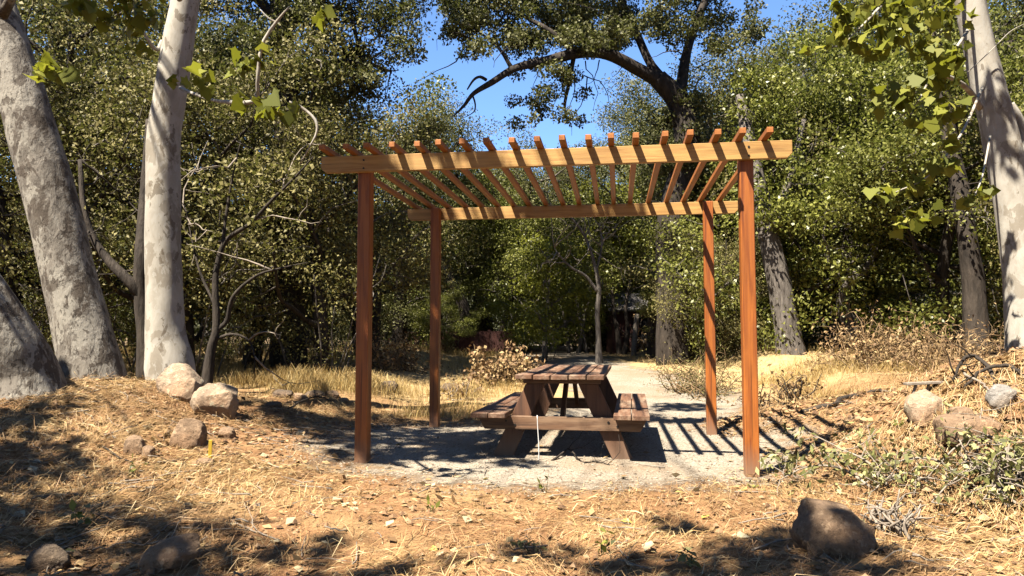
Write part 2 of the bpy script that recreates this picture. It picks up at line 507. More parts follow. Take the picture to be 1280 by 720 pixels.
def small_leaves(name, P, L=.07, W=.042, up=.8):
    n = len(P)
    ll = L * (.6 + .8 * rng.random(n)); ww = W * (.6 + .8 * rng.random(n))
    r = rng.random(n)
    if CL[0] is not None and len(CL[0]) == n: r = .5 * r + .5 * CL[0]
    return poly_mesh(name, diamonds(P, ll, ww, up), r)

def big_leaves(name, P, L=.16, up=1.0):
    n = len(P)
    return poly_mesh(name, lobed(P, L * (.55 + .75 * rng.random(n)), up), rng.random(n))

def wander(p0, d, length, n, wob, lift, r=rng):
    p = np.array(p0, float); d = np.array(d, float); d /= np.linalg.norm(d); out = [p.copy()]
    for i in range(n):
        d = d + r.normal(size=3) * wob + np.array([0, 0, lift]); d /= np.linalg.norm(d)
        p = p + d * length / n; out.append(p.copy())
    return np.array(out)

def make_proto(height, spread, base, tr, limbs=10, per=330, leaf=(.07, .042), lean=(0, 0), bare=0, clr=(.45, .85), lift=.05, skirt=0):
    T = Tubes(); Tt = Tubes(); C = []; R = []
    tp = wander((0, 0, -.3), (lean[0], lean[1], 1), height * .82, 9, .07, .03)
    T.add(spline(tp, 24), np.linspace(tr * 1.15, tr * .25, 24), 12, .12, int(rng.integers(50)))
    for i in range(limbs):
        t = base + (1 - base) * (i + rng.random() * .7) / limbs
        k = t * (len(tp) - 1); i0 = min(int(k), len(tp) - 2); p = tp[i0] + (tp[i0 + 1] - tp[i0]) * (k - i0)
        az = i * 2.4 + rng.random() * .8
        el = .15 + .75 * t * rng.random()
        ln = spread * (.65 + .5 * rng.random()) * (1.05 - .55 * max(0, t - .45))
        lp = wander(p, (math.cos(az), math.sin(az), el), ln, 6, .16, lift)
        T.add(spline(lp, 12), np.linspace(tr * .42 * (1.1 - .5 * t), tr * .1, 12), 7, .1)
        for j in range(5):
            q = lp[2 + (j % 5)] if 2 + j % 5 < len(lp) else lp[-1]
            sp = wander(q, (math.cos(az + rng.normal() * 1.1), math.sin(az + rng.normal() * 1.1), rng.normal() * .5 + .2), ln * (.3 + .3 * rng.random()), 4, .25, .02)
            Tt.add(sp, np.linspace(tr * .11, tr * .03, len(sp)), 5)
            for w in (2, 4):
                C.append(sp[w] + rng.normal(size=3) * .15); R.append(clr[0] + (clr[1] - clr[0]) * rng.random())
            tw = wander(sp[3], rng.normal(size=3), .5, 3, .3, 0); Tt.add(tw, np.linspace(.012, .004, len(tw)), 3)
        C.append(lp[-1]); R.append(clr[1])
    C.append(tp[-1]); R.append(clr[1])
    for k in range(skirt):
        a = rng.random() * 2 * PI; rr = spread * (.25 + .6 * rng.random()); zz = .25 + 1.7 * rng.random()
        C.append(np.array([rr * math.cos(a), rr * math.sin(a), zz])); R.append(clr[1] * .9)
        Tt.add(wander((rr * .6 * math.cos(a), rr * .6 * math.sin(a), -.1), (math.cos(a) * .4, math.sin(a) * .4, 1), zz + .2, 3, .15, 0), np.linspace(.02, .008, 4), 4)
    for k in range(bare):
        a = rng.random() * 2 * PI; z0 = height * (.1 + .55 * rng.random())
        bp = wander((math.cos(a) * spread * .45, math.sin(a) * spread * .45, z0), (math.cos(a), math.sin(a), rng.normal() * .7 + .4), spread * (.35 + .5 * rng.random()), 6, .22, 0)
        Tt.add(bp, np.linspace(.028, .006, 7), 5)
        for _ in range(3):
            t2 = wander(bp[int(rng.integers(2, 6))], rng.normal(size=3) + np.array([math.cos(a), math.sin(a), .3]), .7, 4, .3, 0)
            Tt.add(t2, np.linspace(.011, .004, 5), 3)
    P = clump_points(C, R, per)
    return T.mesh('trunk'), Tt.mesh('branches'), small_leaves('crown', P, *leaf)

PROTO = {
    'oakA': (make_proto(9.5, 3.4, .28, .26, 12, 560, (.075, .045), skirt=14, clr=(.5, .9)), 'dark_bark', 'dark_bark', 'oak_leaf'),
    'oakB': (make_proto(9.0, 3.2, .3, .24, 12, 560, (.075, .045), (.15, .1), skirt=10, clr=(.45, .85)), 'grey_bark', 'grey_bark', 'oak_leaf'),
    'bushA': (make_proto(6.6, 2.4, .12, .15, 13, 520, (.066, .04), bare=4, clr=(.35, .78), skirt=10), 'dark_bark', 'grey_bark', 'bush_leaf'),
    'bushB': (make_proto(7.2, 2.6, .16, .16, 13, 500, (.068, .042), (-.1, .1), bare=5, clr=(.35, .76), skirt=8), 'dark_bark', 'grey_bark', 'bush_leaf'),
    'greenA': (make_proto(7.8, 2.7, .18, .17, 12, 560, (.085, .054), clr=(.3, .8), skirt=9, bare=4), 'grey_bark', 'grey_bark', 'green_leaf'),
    'greenB': (make_proto(7.0, 2.6, .16, .16, 12, 560, (.085, .054), (.2, 0), clr=(.3, .78), skirt=8, bare=4), 'dark_bark', 'grey_bark', 'green_leaf'),
    'yellA': (make_proto(4.4, 1.6, .15, .07, 10, 330, (.09, .06), clr=(.3, .55), skirt=6, bare=4), 'grey_bark', 'grey_bark', 'yellow_leaf'),
}
NAMES = {'oak': ('oak_tree', 'oak tree'), 'bush': ('scrub_tree', 'scrub tree'), 'green': ('leafy_tree', 'leafy tree'), 'yell': ('sapling', 'sapling')}
_first = {}
def forest_tree(kind, px, Yd, scale, label, zs=1.0, group='trees of the wood behind the field'):
    x = (px - 640) * Yd / 924
    nm, cat = NAMES[kind[:-1]]
    rz = float(rng.random() * 6.28)
    if kind not in _first:
        (tm, bmh, cm), m1, m2, m3 = PROTO[kind]
        root = empty(nm)
        t = link('trunk', tm, root, M[m1]); tag(link('twigs', bmh, t, M[m2]), kind='stuff'); link('crown', cm, root, M[m3])
        _first[kind] = root
    else: root = copy_tree(_first[kind])
    root.location = (x, Yd, h(x, Yd) - .05); root.rotation_euler = (0, 0, rz); root.scale = (scale, scale, scale * zs)
    tag(root, label, cat, group)
    return root

for a in (
    ('bushA', 20, 12.5, 1.05, 'olive scrub tree at the left edge behind the leaning mottled trunk'),
    ('bushB', 95, 14.0, 1.15, 'olive scrub tree filling the gap between the two standing left trunks'),
    ('oakA', 60, 19.0, 1.3, 'dark oak in the left background above the scrub'),
    ('bushA', 235, 13.5, 1.1, 'grey-olive scrub tree right behind the white sycamore trunk'),
    ('bushB', 310, 15.5, 1.15, 'twiggy grey-olive scrub tree with many pale bare twigs right of the white trunk'),
    ('bushA', 405, 14.5, 0.98, 'brown-olive scrub tree left of the front left pergola post'),
    ('oakB', 180, 21.0, 1.35, 'dark oak showing above the scrub between the two left trunks'),
    ('bushB', 455, 18.5, 0.95, 'olive scrub tree directly behind the front left pergola post'),
    ('oakA', 500, 23.0, 0.86, 'dark oak behind the left end of the pergola roof'),
    ('greenA', 555, 25.0, 1.0, 'mid-green leafy tree behind the back left pergola post'),
    ('oakB', 590, 29.0, 0.92, 'oak whose crown rises behind the pergola left of its middle'),
    ('greenB', 620, 23.0, 0.78, 'low leafy tree seen under the pergola beam left of the picnic table'),
    ('yellA', 680, 19.8, 0.95, 'yellow-green sapling behind the picnic table in the middle of the pergola'),
    ('yellA', 735, 27.0, 1.7, 'tall yellow-green sapling behind the middle of the pergola roof'),
    ('greenA', 700, 29.0, 0.92, 'pale leafy tree beyond the path in the middle of the pergola opening'),
    ('greenB', 752, 28.5, 1.0, 'leafy tree over the far end of the path'),
    ('greenB', 915, 17.5, .72, 'low leafy tree at the back right pergola post'),
    ('bushA', 893, 17.0, .56, 'low olive scrub tree beneath the big arching oak'),
    ('oakA', 612, 26.0, .86, 'dark oak topping the wood behind the middle of the pergola roof'),
    ('oakB', 692, 26.5, .87, 'grey-green oak topping the wood right of the pergola middle'),
    ('greenA', 772, 26.5, 1.02, 'leafy tree topping the wood below the arching bough'),
    ('greenB', 535, 27.0, 1.28, 'leafy tree crowning the wood at the left foot of the sky gap'),
    ('oakA', 800, 30.0, 1.05, 'oak behind the brown shed'),
    ('bushB', 892, 22.5, .85, 'dark scrub tree with a leafy base beside the brown shed'),
    ('oakB', 885, 25.0, 1.1, 'oak behind the back right pergola post'),
    ('bushA', 930, 20.0, 1.15, 'olive scrub tree behind the right end of the pergola roof'),
    ('oakA', 1000, 25.0, 1.3, 'tall oak above the leaning grey trunk'),
    ('greenA', 955, 17.5, 0.98, 'bright leafy tree just right of the front right pergola post'),
    ('greenB', 1040, 16.5, 1.05, 'bright leafy tree right of the leaning grey trunk'),
    ('greenA', 1110, 18.0, 1.2, 'bright leafy tree behind the drooping sycamore branch'),
    ('oakB', 1150, 23.0, 1.4, 'tall oak behind the bright leafy trees on the right'),
    ('greenB', 1170, 15.5, 0.95, 'low leafy tree left of the dark trunk on the right'),
    ('greenA', 1265, 16.5, 1.2, 'leafy tree behind the right sycamore trunk'),
    ('oakA', 1330, 19.0, 1.3, 'dark oak at the right edge of the wood'),
    ('bushA', 1330, 13.5, .9, 'olive scrub tree at the right edge of the photo')):
    forest_tree(*a)
for px, Yd, k, s in ((-40, 28, 'oakB', 1.5), (130, 30, 'oakA', 1.5), (270, 29, 'oakB', 1.55), (390, 31, 'oakA', 1.35), (470, 36, 'oakB', 1.2), (560, 38, 'oakA', 1.15), (650, 40, 'oakB', 1.15),
                     (730, 38, 'oakA', 1.1), (810, 40, 'oakB', 1.4), (890, 36, 'oakA', 1.5), (980, 35, 'oakB', 1.6), (1080, 33, 'oakA', 1.6), (1190, 31, 'oakB', 1.6), (1310, 29, 'oakA', 1.6)):
    forest_tree(k, px, Yd, s, 'far-off dark oak seen only through gaps in the nearer foliage', group='far oaks at the back of the wood')

for (x_, y_) in ((-12, -4), (-7, -7), (-2, -9), (4, -9), (9, -6), (12.5, 0), (12, 5.5), (-14.5, 4), (14, -9)):  # unseen oaks added around the camera to cut the sky fill
    o = forest_tree('oakB' if x_ > 0 else 'oakA', 640, 20, 1.35, 'unseen dark oak of the surrounding wood, added to block sky light', group='unseen oaks added around the clearing to block sky light')
    o.location = (x_, y_, -.1)

# understory shrubs at the foot of the wood
i = 0
for px, Yd, s, lab in ((485, 24, .42, 'low green shrub at the wood edge left of the back left post'), (560, 22, .36, 'low green shrub behind the brush pile and red fence'),
                   (862, 19.5, .36, 'low green shrub at the foot of the dark trunk by the shed'), (880, 20, .4, 'low green shrub behind the back right post'),
                   (950, 18.5, .34, 'low green shrub at the foot of the leaning grey trunk'), (1120, 17, .4, 'low green shrub above the dry brush on the right'),
                   (60, 15.5, .55, 'low green shrub between the two leaning left trunks'), (170, 16.5, .5, 'low green shrub left of the white trunk'), (300, 18, .48, 'low green shrub behind the forked dark tree')):
    o = forest_tree('greenB' if i % 2 else 'greenA', px, Yd, s, lab, .8, 'low shrubs at the foot of the wood'); o.name = 'shrub'; o['category'] = 'shrub'; i += 1

# ------------------------------------------------------------------ special trees with their own trunks
def px_tube(T, pts, sides=10, n=20, bump=.1, seed=0):
    """pts: (px, py, Y, radius)"""
    A = np.array([[*at(p[0], p[1], p[2]), p[3]] for p in pts]); B = spline(A, n)
    T.add(B[:, :3], np.maximum(B[:, 3], .003), sides, bump, seed)
    return B

def localise(root, me):
    v = np.empty(len(me.vertices) * 3, np.float32); me.vertices.foreach_get('co', v)
    v = v.reshape(-1, 3) - np.array(root.location, np.float32); me.vertices.foreach_set('co', v.reshape(-1)); me.update()
    return me

def tree_of(name, label, cat, base, trunk, tmat, parts, group=None):
    """parts: (name, mesh, mat, parent_is_trunk)"""
    r = empty(name, base); tag(r, label, cat, group)
    t = link('trunk', localise(r, trunk), r, tmat)
    for nm, me, m, sub in parts:
        o = link(nm, localise(r, me), t if sub else r, m)
        if nm == 'twigs': o['kind'] = 'stuff'
    return r

# --- oak with the arching bough
T = Tubes(); 
bx = (848 - 640) * 18 / 924
base = Vector((bx, 18, h(bx, 18)))
A = np.array([[*base - Vector((.1, 0, .3)), .42], [*at(838, 300, 18), .36], [*at(858, 190, 18), .33], [*at(848, 130, 18), .3], [*at(822, 97, 17.8), .24]])
B = spline(A, 30); T.add(B[:, :3], B[:, 3], 14, .2, 3)
px_tube(T, [(835, 108, 17.9, 0.200), (800, 88, 17.6, 0.160), (760, 68, 17.2, 0.140), (725, 66, 17, 0.136), (685, 76, 16.8, 0.120), (645, 85, 16.6, 0.096), (615, 103, 16.5, 0.072), (592, 117, 16.4, 0.048), (580, 132, 16.4, 0.036), (567, 145, 16.3, 0.016)], 12, 46, .22, 5)
px_tube(T, [(842, 118, 18, 0.160), (812, 78, 18.2, 0.104), (795, 40, 18.4, 0.096), (772, -10, 18.6, 0.080), (750, -70, 18.8, 0.048)], 10, 24, .2, 7)
px_tube(T, [(850, 125, 18, 0.160), (860, 60, 18.4, 0.112), (885, -10, 19, 0.080), (915, -90, 19.5, 0.040)], 9, 20, .2, 8)
px_tube(T, [(720, 68, 17, 0.080), (690, 40, 17, 0.064), (655, 20, 17.2, 0.048), (610, -10, 17.3, 0.032)], 8, 16, .2, 9)
px_tube(T, [(640, 86, 16.6, 0.056), (625, 62, 16.6, 0.036), (606, 45, 16.5, 0.024), (585, 30, 16.4, 0.012)], 6, 14, .2, 1)
px_tube(T, [(717, 72, 17, 0.064), (712, 100, 17.1, 0.056), (706, 130, 17.1, 0.040), (708, 150, 17.1, 0.016)], 6, 12, .2, 2)
px_tube(T, [(608, 100, 16.5, 0.040), (600, 96, 16.4, 0.036), (592, 100, 16.3, 0.028), (584, 112, 16.3, 0.016)], 6, 10, .1, 2)
px_tube(T, [(590, 117, 16.4, 0.024), (594, 130, 16.4, 0.020), (592, 140, 16.4, 0.014), (580, 147, 16.4, 0.006)], 5, 10, .1, 2)
px_tube(T, [(760, 68, 17.2, 0.064), (735, 30, 17.6, 0.056), (700, -20, 18, 0.040)], 7, 12, .2, 2)
for k in range(34):
    p = (560 + 330 * rng.random(), -40 + 120 * rng.random(), 16.3 + 3 * rng.random())
    q = at(*p); tw = wander(q, rng.normal(size=3), .9 + rng.random(), 5, .3, 0); T.add(tw, np.linspace(.02, .004, 6), 4)
for k in range(9):   # bare twigs hanging under the bough
    p = at(690 + 80 * rng.random(), 72 + 25 * rng.random(), 17.1)
    tw = wander(p, (rng.normal() * .5, 0, -1), .7 + .8 * rng.random(), 6, .35, 0); T.add(tw, np.linspace(.016, .004, 7), 4)
C = []; R = []
for k in range(330):
    px = 548 + 350 * rng.random(); py = -190 + 250 * rng.random() ** .8
    lim = 68 - .0028 * (px - 700) ** 2 * (1 if px < 700 else .12) + 6 * rng.normal()
    if py > lim: continue
    C.append(at(px, py, 16 + 4.5 * rng.random())); R.append(.22 + .34 * rng.random())
for k in range(26):
    C.append(at(690 + 22 * rng.normal() * .8, 78 + 75 * rng.random(), 17 + .4 * rng.normal())); R.append(.14 + .18 * rng.random())
for k in range(30):
    C.append(at(852 + 14 * rng.normal(), 110 + 150 * rng.random(), 18 + .3 * rng.normal())); R.append(.2 + .25 * rng.random())
for (px, py) in ((560, 35), (572, 20), (590, 50), (600, 22), (620, 50), (640, 55), (660, 48), (705, 45), (740, 50), (775, 45), (905, 60), (930, 45), (900, 20), (945, 25)):
    for k in range(4): C.append(at(px + 10 * rng.normal(), py + 8 * rng.normal(), 16.8 + .5 * rng.normal())); R.append(.2 + .2 * rng.random())
tree_of('oak_tree', 'big oak with a dark bough arching left across the blue sky above the pergola', 'oak tree', base, T.mesh('trunk'), M['dark_bark'],
        [('crown', small_leaves('crown', clump_points(np.array(C), np.array(R), 1700), .085, .052), M['oak_leaf'], False)])

# --- tall straight oak on the left
T = Tubes(); Yt = 15.5; bx = (362 - 640) * Yt / 924; base = Vector((bx, Yt, h(bx, Yt)))
A = np.array([[*base - Vector((0, 0, .3)), .4], [*at(360, 330, Yt), .3], [*at(358, 120, Yt), .25], [*at(352, 30, Yt), .22], [*at(345, -120, Yt), .17], [*at(350, -260, Yt), .08]])
B = spline(A, 40); T.add(B[:, :3], B[:, 3], 12, .2, 12)
px_tube(T, [(356, 95, Yt, .12), (400, 82, 15.2, .09), (450, 78, 15, .06), (490, 90, 15, .02)], 7, 14, .2, 4)
px_tube(T, [(354, 40, Yt, .12), (410, -10, 15.3, .09), (470, -30, 15, .06), (520, -10, 14.8, .02)], 7, 14, .2, 4)
px_tube(T, [(354, 30, Yt, .12), (300, -20, 15.3, .09), (240, -50, 15, .05)], 7, 14, .2, 4)
px_tube(T, [(440, 20, 15.1, .05), (446, 50, 15, .04), (455, 75, 15, .03), (470, 88, 15, .02), (498, 88, 15, .008)], 6, 12, .1, 4)
for k in range(40):
    q = at(300 + 220 * rng.random(), -20 + 120 * rng.random(), 14.6 + rng.random()); tw = wander(q, rng.normal(size=3) + np.array([.3, 0, -.3]), .7 + rng.random() * .6, 5, .3, 0); T.add(tw, np.linspace(.018, .004, 6), 4)
C = []; R = []
for k in range(330):
    px = 235 + 290 * rng.random(); py = -260 + 400 * rng.random()
    lim = 130 if px < 440 else 130 - (px - 440) * .55
    if py > lim or (px > 460 and rng.random() < .25): continue
    C.append(at(px, py, 14 + 2.6 * rng.random())); R.append(.2 + .32 * rng.random())
tree_of('oak_tree', 'tall straight dark-trunked oak left of the pergola, ragged crown reaching the top', 'oak tree', base, T.mesh('trunk'), M['dark_bark'],
        [('crown', small_leaves('crown', clump_points(np.array(C), np.array(R), 1700), .078, .046), M['oak_leaf'], False)])

# --- trunks standing in front of the wood
def bare_tree(name, label, cat, stems, mat, twigs=0, leaves=None, lmat=None, group=None, pale=None, tw_len=.9):
    T = Tubes(); ends = []; T2 = Tubes()
    for s in stems:
        B = px_tube(T, s, 12 if s[0][3] > .1 else 8, 30, .22, len(s)); ends.append(B)
    p0 = ends[0][0]
    for k in range(twigs):
        B = ends[int(rng.integers(len(ends)))]; q = B[int(rng.integers(len(B) // 2, len(B)))][:3]
        tw = wander(q, rng.normal(size=3) + np.array([0, 0, .4]), tw_len * (.6 + rng.random()), 6, .25, 0); T2.add(tw, np.linspace(.016, .003, 7), 4)
        for _ in range(2):
            t3 = wander(tw[int(rng.integers(2, 6))], rng.normal(size=3), tw_len * .5, 4, .3, 0); T2.add(t3, np.linspace(.008, .003, 5), 3)
    base = Vector(p0[:3]); base.z = h(base.x, base.y)
    parts = []
    if twigs: parts.append(('twigs', T2.mesh('twigs'), pale or mat, True))
    if leaves:
        cs = []; rs = []
        for (px, py, Yd, r) in leaves: cs.append(at(px, py, Yd)); rs.append(r)
        parts.append(('crown', small_leaves('crown', clump_points(np.array(cs), np.array(rs), 420), .085, .055), lmat, False))
    return tree_of(name, label, cat, base, T.mesh('trunk'), mat, parts, group)

def gpx(px, Yd, r, dz=-.15):
    x = (px - 640) * Yd / 924; z = h(x, Yd) + dz
    # pixel row of that ground point
    d = np.array([x, Yd, z - CAM[2]]); yc = d[1] * CP + d[2] * SP; zc = -d[1] * SP + d[2] * CP
    return (px, CY - FPX * zc / yc, Yd, r)

bare_tree('oak_tree', 'thick grey-barked trunk leaning left, standing right of the pergola', 'oak tree',
    [[gpx(990, 15.5, .33), (985, 415, 15.5, .27), (977, 370, 15.5, .24), (966, 320, 15.5, .22), (955, 270, 15.6, .2), (940, 200, 15.8, .17), (925, 120, 16.2, .1)],
     [(962, 300, 15.6, .12), (985, 230, 16, .09), (1005, 150, 16.5, .05)]], M['grey_bark'], 14,
     [(925 + 60 * rng.random(), 190 - 110 * rng.random(), 15.6 + rng.random(), .3 + .25 * rng.random()) for k in range(46)] + [(925 + 80 * rng.random(), 175 + 115 * rng.random(), 14.9 + .5 * rng.random(), .25 + .2 * rng.random()) for k in range(34)], M['green_leaf'])
bare_tree('oak_tree', 'crooked brown trunk with a bent limb above the dry brush right of the pergola', 'oak tree',
    [[gpx(1066, 16.5, .2), (1062, 410, 16.5, .17), (1055, 385, 16.5, .15), (1056, 360, 16.4, .14), (1070, 345, 16.3, .12), (1085, 330, 16.3, .1), (1100, 290, 16.4, .07), (1105, 240, 16.6, .03)],
     [gpx(1075, 16.6, .13), (1072, 415, 16.6, .11), (1062, 395, 16.5, .1)],
     [(1056, 360, 16.4, .09), (1040, 335, 16.3, .06), (1030, 300, 16.3, .04), (1035, 250, 16.4, .02)]], M['grey_bark'], 12)
bare_tree('oak_tree', 'thick dark trunk just left of the right sycamore', 'oak tree',
    [[gpx(1222, 13.5, .26), (1220, 400, 13.5, .21), (1217, 350, 13.5, .19), (1209, 300, 13.5, .17), (1200, 240, 13.6, .16), (1185, 160, 13.8, .13), (1170, 60, 14, .1), (1160, -60, 14.2, .05)]], M['dark_bark'], 10,
    [(1130 + 100 * rng.random(), 120 - 190 * rng.random(), 13.6 + rng.random(), .25 + .25 * rng.random()) for k in range(46)], M['green_leaf'])
bare_tree('scrub_tree', 'forked dark little tree with long pale branches between white trunk and pergola', 'scrub tree',
    [[gpx(256, 10.5, .09), (263, 440, 10.5, 0.0680), (270, 410, 10.5, 0.0578), (269, 360, 10.5, 0.0476), (272, 330, 10.5, 0.0408), (283, 300, 10.5, 0.0374), (312, 280, 10.4, 0.0306), (340, 250, 10.3, 0.0238), (370, 220, 10.2, 0.0170), (392, 195, 10.2, 0.0068)],
     [(272, 412, 10.5, 0.0408), (284, 400, 10.5, 0.0340), (292, 370, 10.4, 0.0272), (320, 345, 10.4, 0.0204), (352, 335, 10.4, 0.0136), (385, 328, 10.4, 0.0054)],
     [(278, 305, 10.5, 0.0238), (284, 260, 10.5, 0.0204), (292, 215, 10.5, 0.0136), (300, 180, 10.5, 0.0068)],
     [(268, 380, 10.5, 0.0204), (250, 340, 10.6, 0.0170), (240, 300, 10.7, 0.0102), (232, 260, 10.8, 0.0048)],
     [(266, 425, 10.5, 0.0272), (290, 418, 10.5, 0.0204), (310, 425, 10.5, 0.0136), (318, 445, 10.4, 0.0082), (318, 470, 10.4, 0.0041)]], M['dark_bark'], 9,
     [(240 + 150 * rng.random(), 190 + 130 * rng.random(), 10.2 + .8 * rng.random(), .12 + .16 * rng.random()) for k in range(48)], M['bush_leaf'], pale=M['pale_twig'], tw_len=1.0)
bare_tree('dead_tree', 'slim bare tree with a pale upper fork behind the picnic table', 'tree',
    [[gpx(749, 18.5, .12), (748, 420, 18.5, 0.0675), (747, 390, 18.5, 0.0638), (749, 360, 18.5, 0.0600), (743, 330, 18.5, 0.0450), (735, 305, 18.5, 0.0375), (725, 285, 18.4, 0.0300), (712, 270, 18.4, 0.0225)],
     [(747, 365, 18.5, 0.0450), (732, 345, 18.4, 0.0375), (715, 335, 18.3, 0.0300), (700, 320, 18.2, 0.0225), (692, 308, 18.2, 0.0112)],
     [(745, 340, 18.5, 0.0300), (752, 310, 18.6, 0.0225), (750, 280, 18.7, 0.0112)]], M['grey_bark'], 22, None, None, pale=M['pale_twig'], tw_len=1.0)
bare_tree('leafy_tree', 'clump of thin crooked stems left of the slim bare tree, far end of path', 'leafy tree',
    [[gpx(722, 24, .08), (728, 418, 24, .06), (731, 395, 24, .05), (740, 360, 24, .03)], [gpx(735, 24, .07), (727, 410, 24, .05), (722, 380, 24, .04), (716, 350, 24, .02)],
     [gpx(712, 24, .06), (708, 410, 24, .05), (700, 380, 24, .03), (690, 355, 24, .02)]], M['grey_bark'], 8)
bare_tree('leafy_tree', 'clump of dark stems right of the slim bare tree, near the shed', 'leafy tree',
    [[gpx(775, 23, .1), (772, 415, 23, .08), (768, 395, 23, .06), (765, 360, 23, .03)], [gpx(780, 23, .1), (785, 412, 23, .07), (782, 385, 23, .05), (788, 350, 23, .03)]], M['dark_bark'], 8,
    [(742 + 32 * rng.random(), 365 - 60 * rng.random(), 22.8 + .8 * rng.random(), .25 + .25 * rng.random()) for k in range(20)], M['green_leaf'])
bare_tree('oak_tree', 'ivy-dark trunk right of the brown shed', 'oak tree',
    [[gpx(826, 20, .38), (825, 400, 20, .32), (826, 360, 20, .28), (832, 300, 20, .2)]], M['dark_bark'], 6,
    [(825 + 13 * rng.normal(), 420 - 110 * rng.random(), 20 + .35 * rng.normal(), .2 + .15 * rng.random()) for k in range(40)], M['oak_leaf'])
bare_tree('oak_tree', 'dark trunk leaning left just right of the back left pergola post', 'oak tree',
    [[gpx(588, 22, .22), (582, 395, 22, .18), (572, 365, 22, .16), (560, 345, 22, .14), (548, 320, 22, .12), (535, 270, 22.2, .07)]], M['dark_bark'], 8)
bare_tree('oak_tree', 'stout dark trunk at the wood edge left of the front left post', 'oak tree',
    [[gpx(468, 17.5, .17), (468, 400, 17.5, .14), (470, 350, 17.5, .12), (474, 280, 17.6, .07)]], M['dark_bark'], 6)
bare_tree('oak_tree', 'dark trunk with a limb crossing behind the mottled leaning trunk', 'oak tree',
    [[gpx(180, 10.6, .12), (181, 420, 10.6, .105), (177, 370, 10.6, .1), (176, 320, 10.6, .09), (180, 250, 10.8, .07), (186, 150, 11, .04)],
     [(178, 372, 10.6, .085), (160, 350, 10.5, .075), (135, 325, 10.5, .065), (118, 300, 10.5, .055), (105, 260, 10.5, .045), (100, 200, 10.6, .03)]], M['dark_bark'], 10)

# --- sycamores in front
SUNX, SUNY = .43, .44
def over(gx, gy, z, gz=0.0): return (gx - SUNX * (z - gz), gy - SUNY * (z - gz), z)

def sycamore(label, stems, mat, sprigs, canopy, leafsize=.15, flare=True, dens=330):
    T = Tubes(); Ls = []
    Bs = [px_tube(T, s, 28 if s[0][3] > .12 else 10, 80 if s[0][3] > .12 else 24, .085, 3 + len(s)) for s in stems]
    base = Vector(Bs[0][0][:3]); base.z = h(base.x, base.y)
    top = Bs[0][-1][:3]
    C = []; R = []
    for (pts, cl) in sprigs:                       # low twigs with leaves, pixel polylines
        L = Tubes(); px_tube(L, pts, 7, 16, .1, 2); Ls.append(L)
        for (px, py, Yd, r) in cl: C.append(at(px, py, Yd)); R.append(r)
    low = (np.array([list(c) for c in C]) if C else np.zeros((0, 3)), np.array(R))
    C2 = []; R2 = []
    for (gx, gy, gz, z, r) in canopy:  # unseen crown clumps, shaped to drop shade on chosen spots
        c = np.array(over(gx, gy, z, gz)); C2.append(c); R2.append(r)
        mid = (top + c) / 2 + np.array([0, 0, 1.5]) + rng.normal(size=3) * .3
        L = Tubes(); L.add(spline(np.array([top, mid, c]), 10), np.linspace(.02, .004, 10), 6); Ls.append(L)
    parts = [('branch', q.mesh('branch'), mat, True) for q in Ls]
    if len(low[0]):
        P = clump_points(low[0], low[1], 520); parts.append(('foliage', big_leaves('foliage', P, leafsize), M['yellow_leaf'], False))
    if C2:
        P = clump_points(np.array(C2), np.array(R2), dens); parts.append(('crown', big_leaves('crown', P, .16), M['green_leaf'], False))
    return tree_of('sycamore_tree', label, 'sycamore', base, T.mesh('trunk'), mat, parts, 'sycamores around the pergola')

sycamore('mottled grey sycamore trunk leaning left, between the cut-off far left trunk and the white one',
    [[gpx(118, 8.10, 0.426, -.25), (116, 485, 8.10, 0.363), (112, 450, 8.10, 0.311), (100, 400, 8.10, 0.282), (86, 345, 8.10, 0.269), (62, 240, 8.10, 0.263), (45, 180, 8.10, 0.253), (22, 100, 8.10, 0.226), (2, 30, 8.10, 0.200), (-25, -60, 8.10, 0.178), (-60, -200, 7.87, 0.148), (-70, -400, 7.53, 0.105)],
     [(8, 60, 8.10, 0.094), (4, 20, 7.98, 0.073), (2, -40, 7.87, 0.053)]],
    M['syc_bark_old'],
    [([(2, 20, 6.9, .05), (40, -40, 6.7, .03), (110, -60, 6.6, .02), (170, -20, 6.5, .008)], [(100, 0, 6.6, .15), (180, 10, 6.6, .16), (150, -5, 6.5, .16), (45, 85, 6.6, .1), (60, 92, 6.6, .1), (70, 80, 6.6, .07)])],
    [(-2.9, 4.2, 0, 7.0, 0.65), (-2.3, 4.4, 0, 7.4, 0.58), (-3.4, 5.0, .1, 6.8, 0.65), (-2.0, 3.6, 0, 7.5, 0.58), (-2.7, 3.5, 0, 7.0, 0.62), (-4.2, 6.0, .3, 6.5, 0.50), (-4.2, 6.6, .3, 6.8, 0.50), (-3.75, 5.8, .3, 7.2, 0.40), (-1.6, 4.1, 0, 7.6, 0.40), (-1.7, 3.4, 0, 7.6, 0.43), (-3.5, 5.4, .1, 7.2, 0.58), (-1.2,3.5,0,7.2,.5)])
sycamore('mottled trunk leaning out of the photo at the bottom left edge',
    [[gpx(38, 7.30, 0.393, -.25), (32, 470, 7.30, 0.307), (12, 430, 7.19, 0.276), (-20, 380, 7.09, 0.257), (-70, 310, 6.98, 0.236), (-150, 200, 6.76, 0.205), (-240, 60, 6.54, 0.164), (-320, -120, 6.00, 0.123)]],
    M['syc_bark_old'], [],
    [(-3.0, 3.4, 0, 6.0, .7), (-3.9, 4.3, .1, 5.6, .8), (-4.4, 5.2, .2, 5.8, .8), (-3.5, 3.9, .1, 6.4, .8), (-4.6, 6.3, .3, 5.8, .6)])
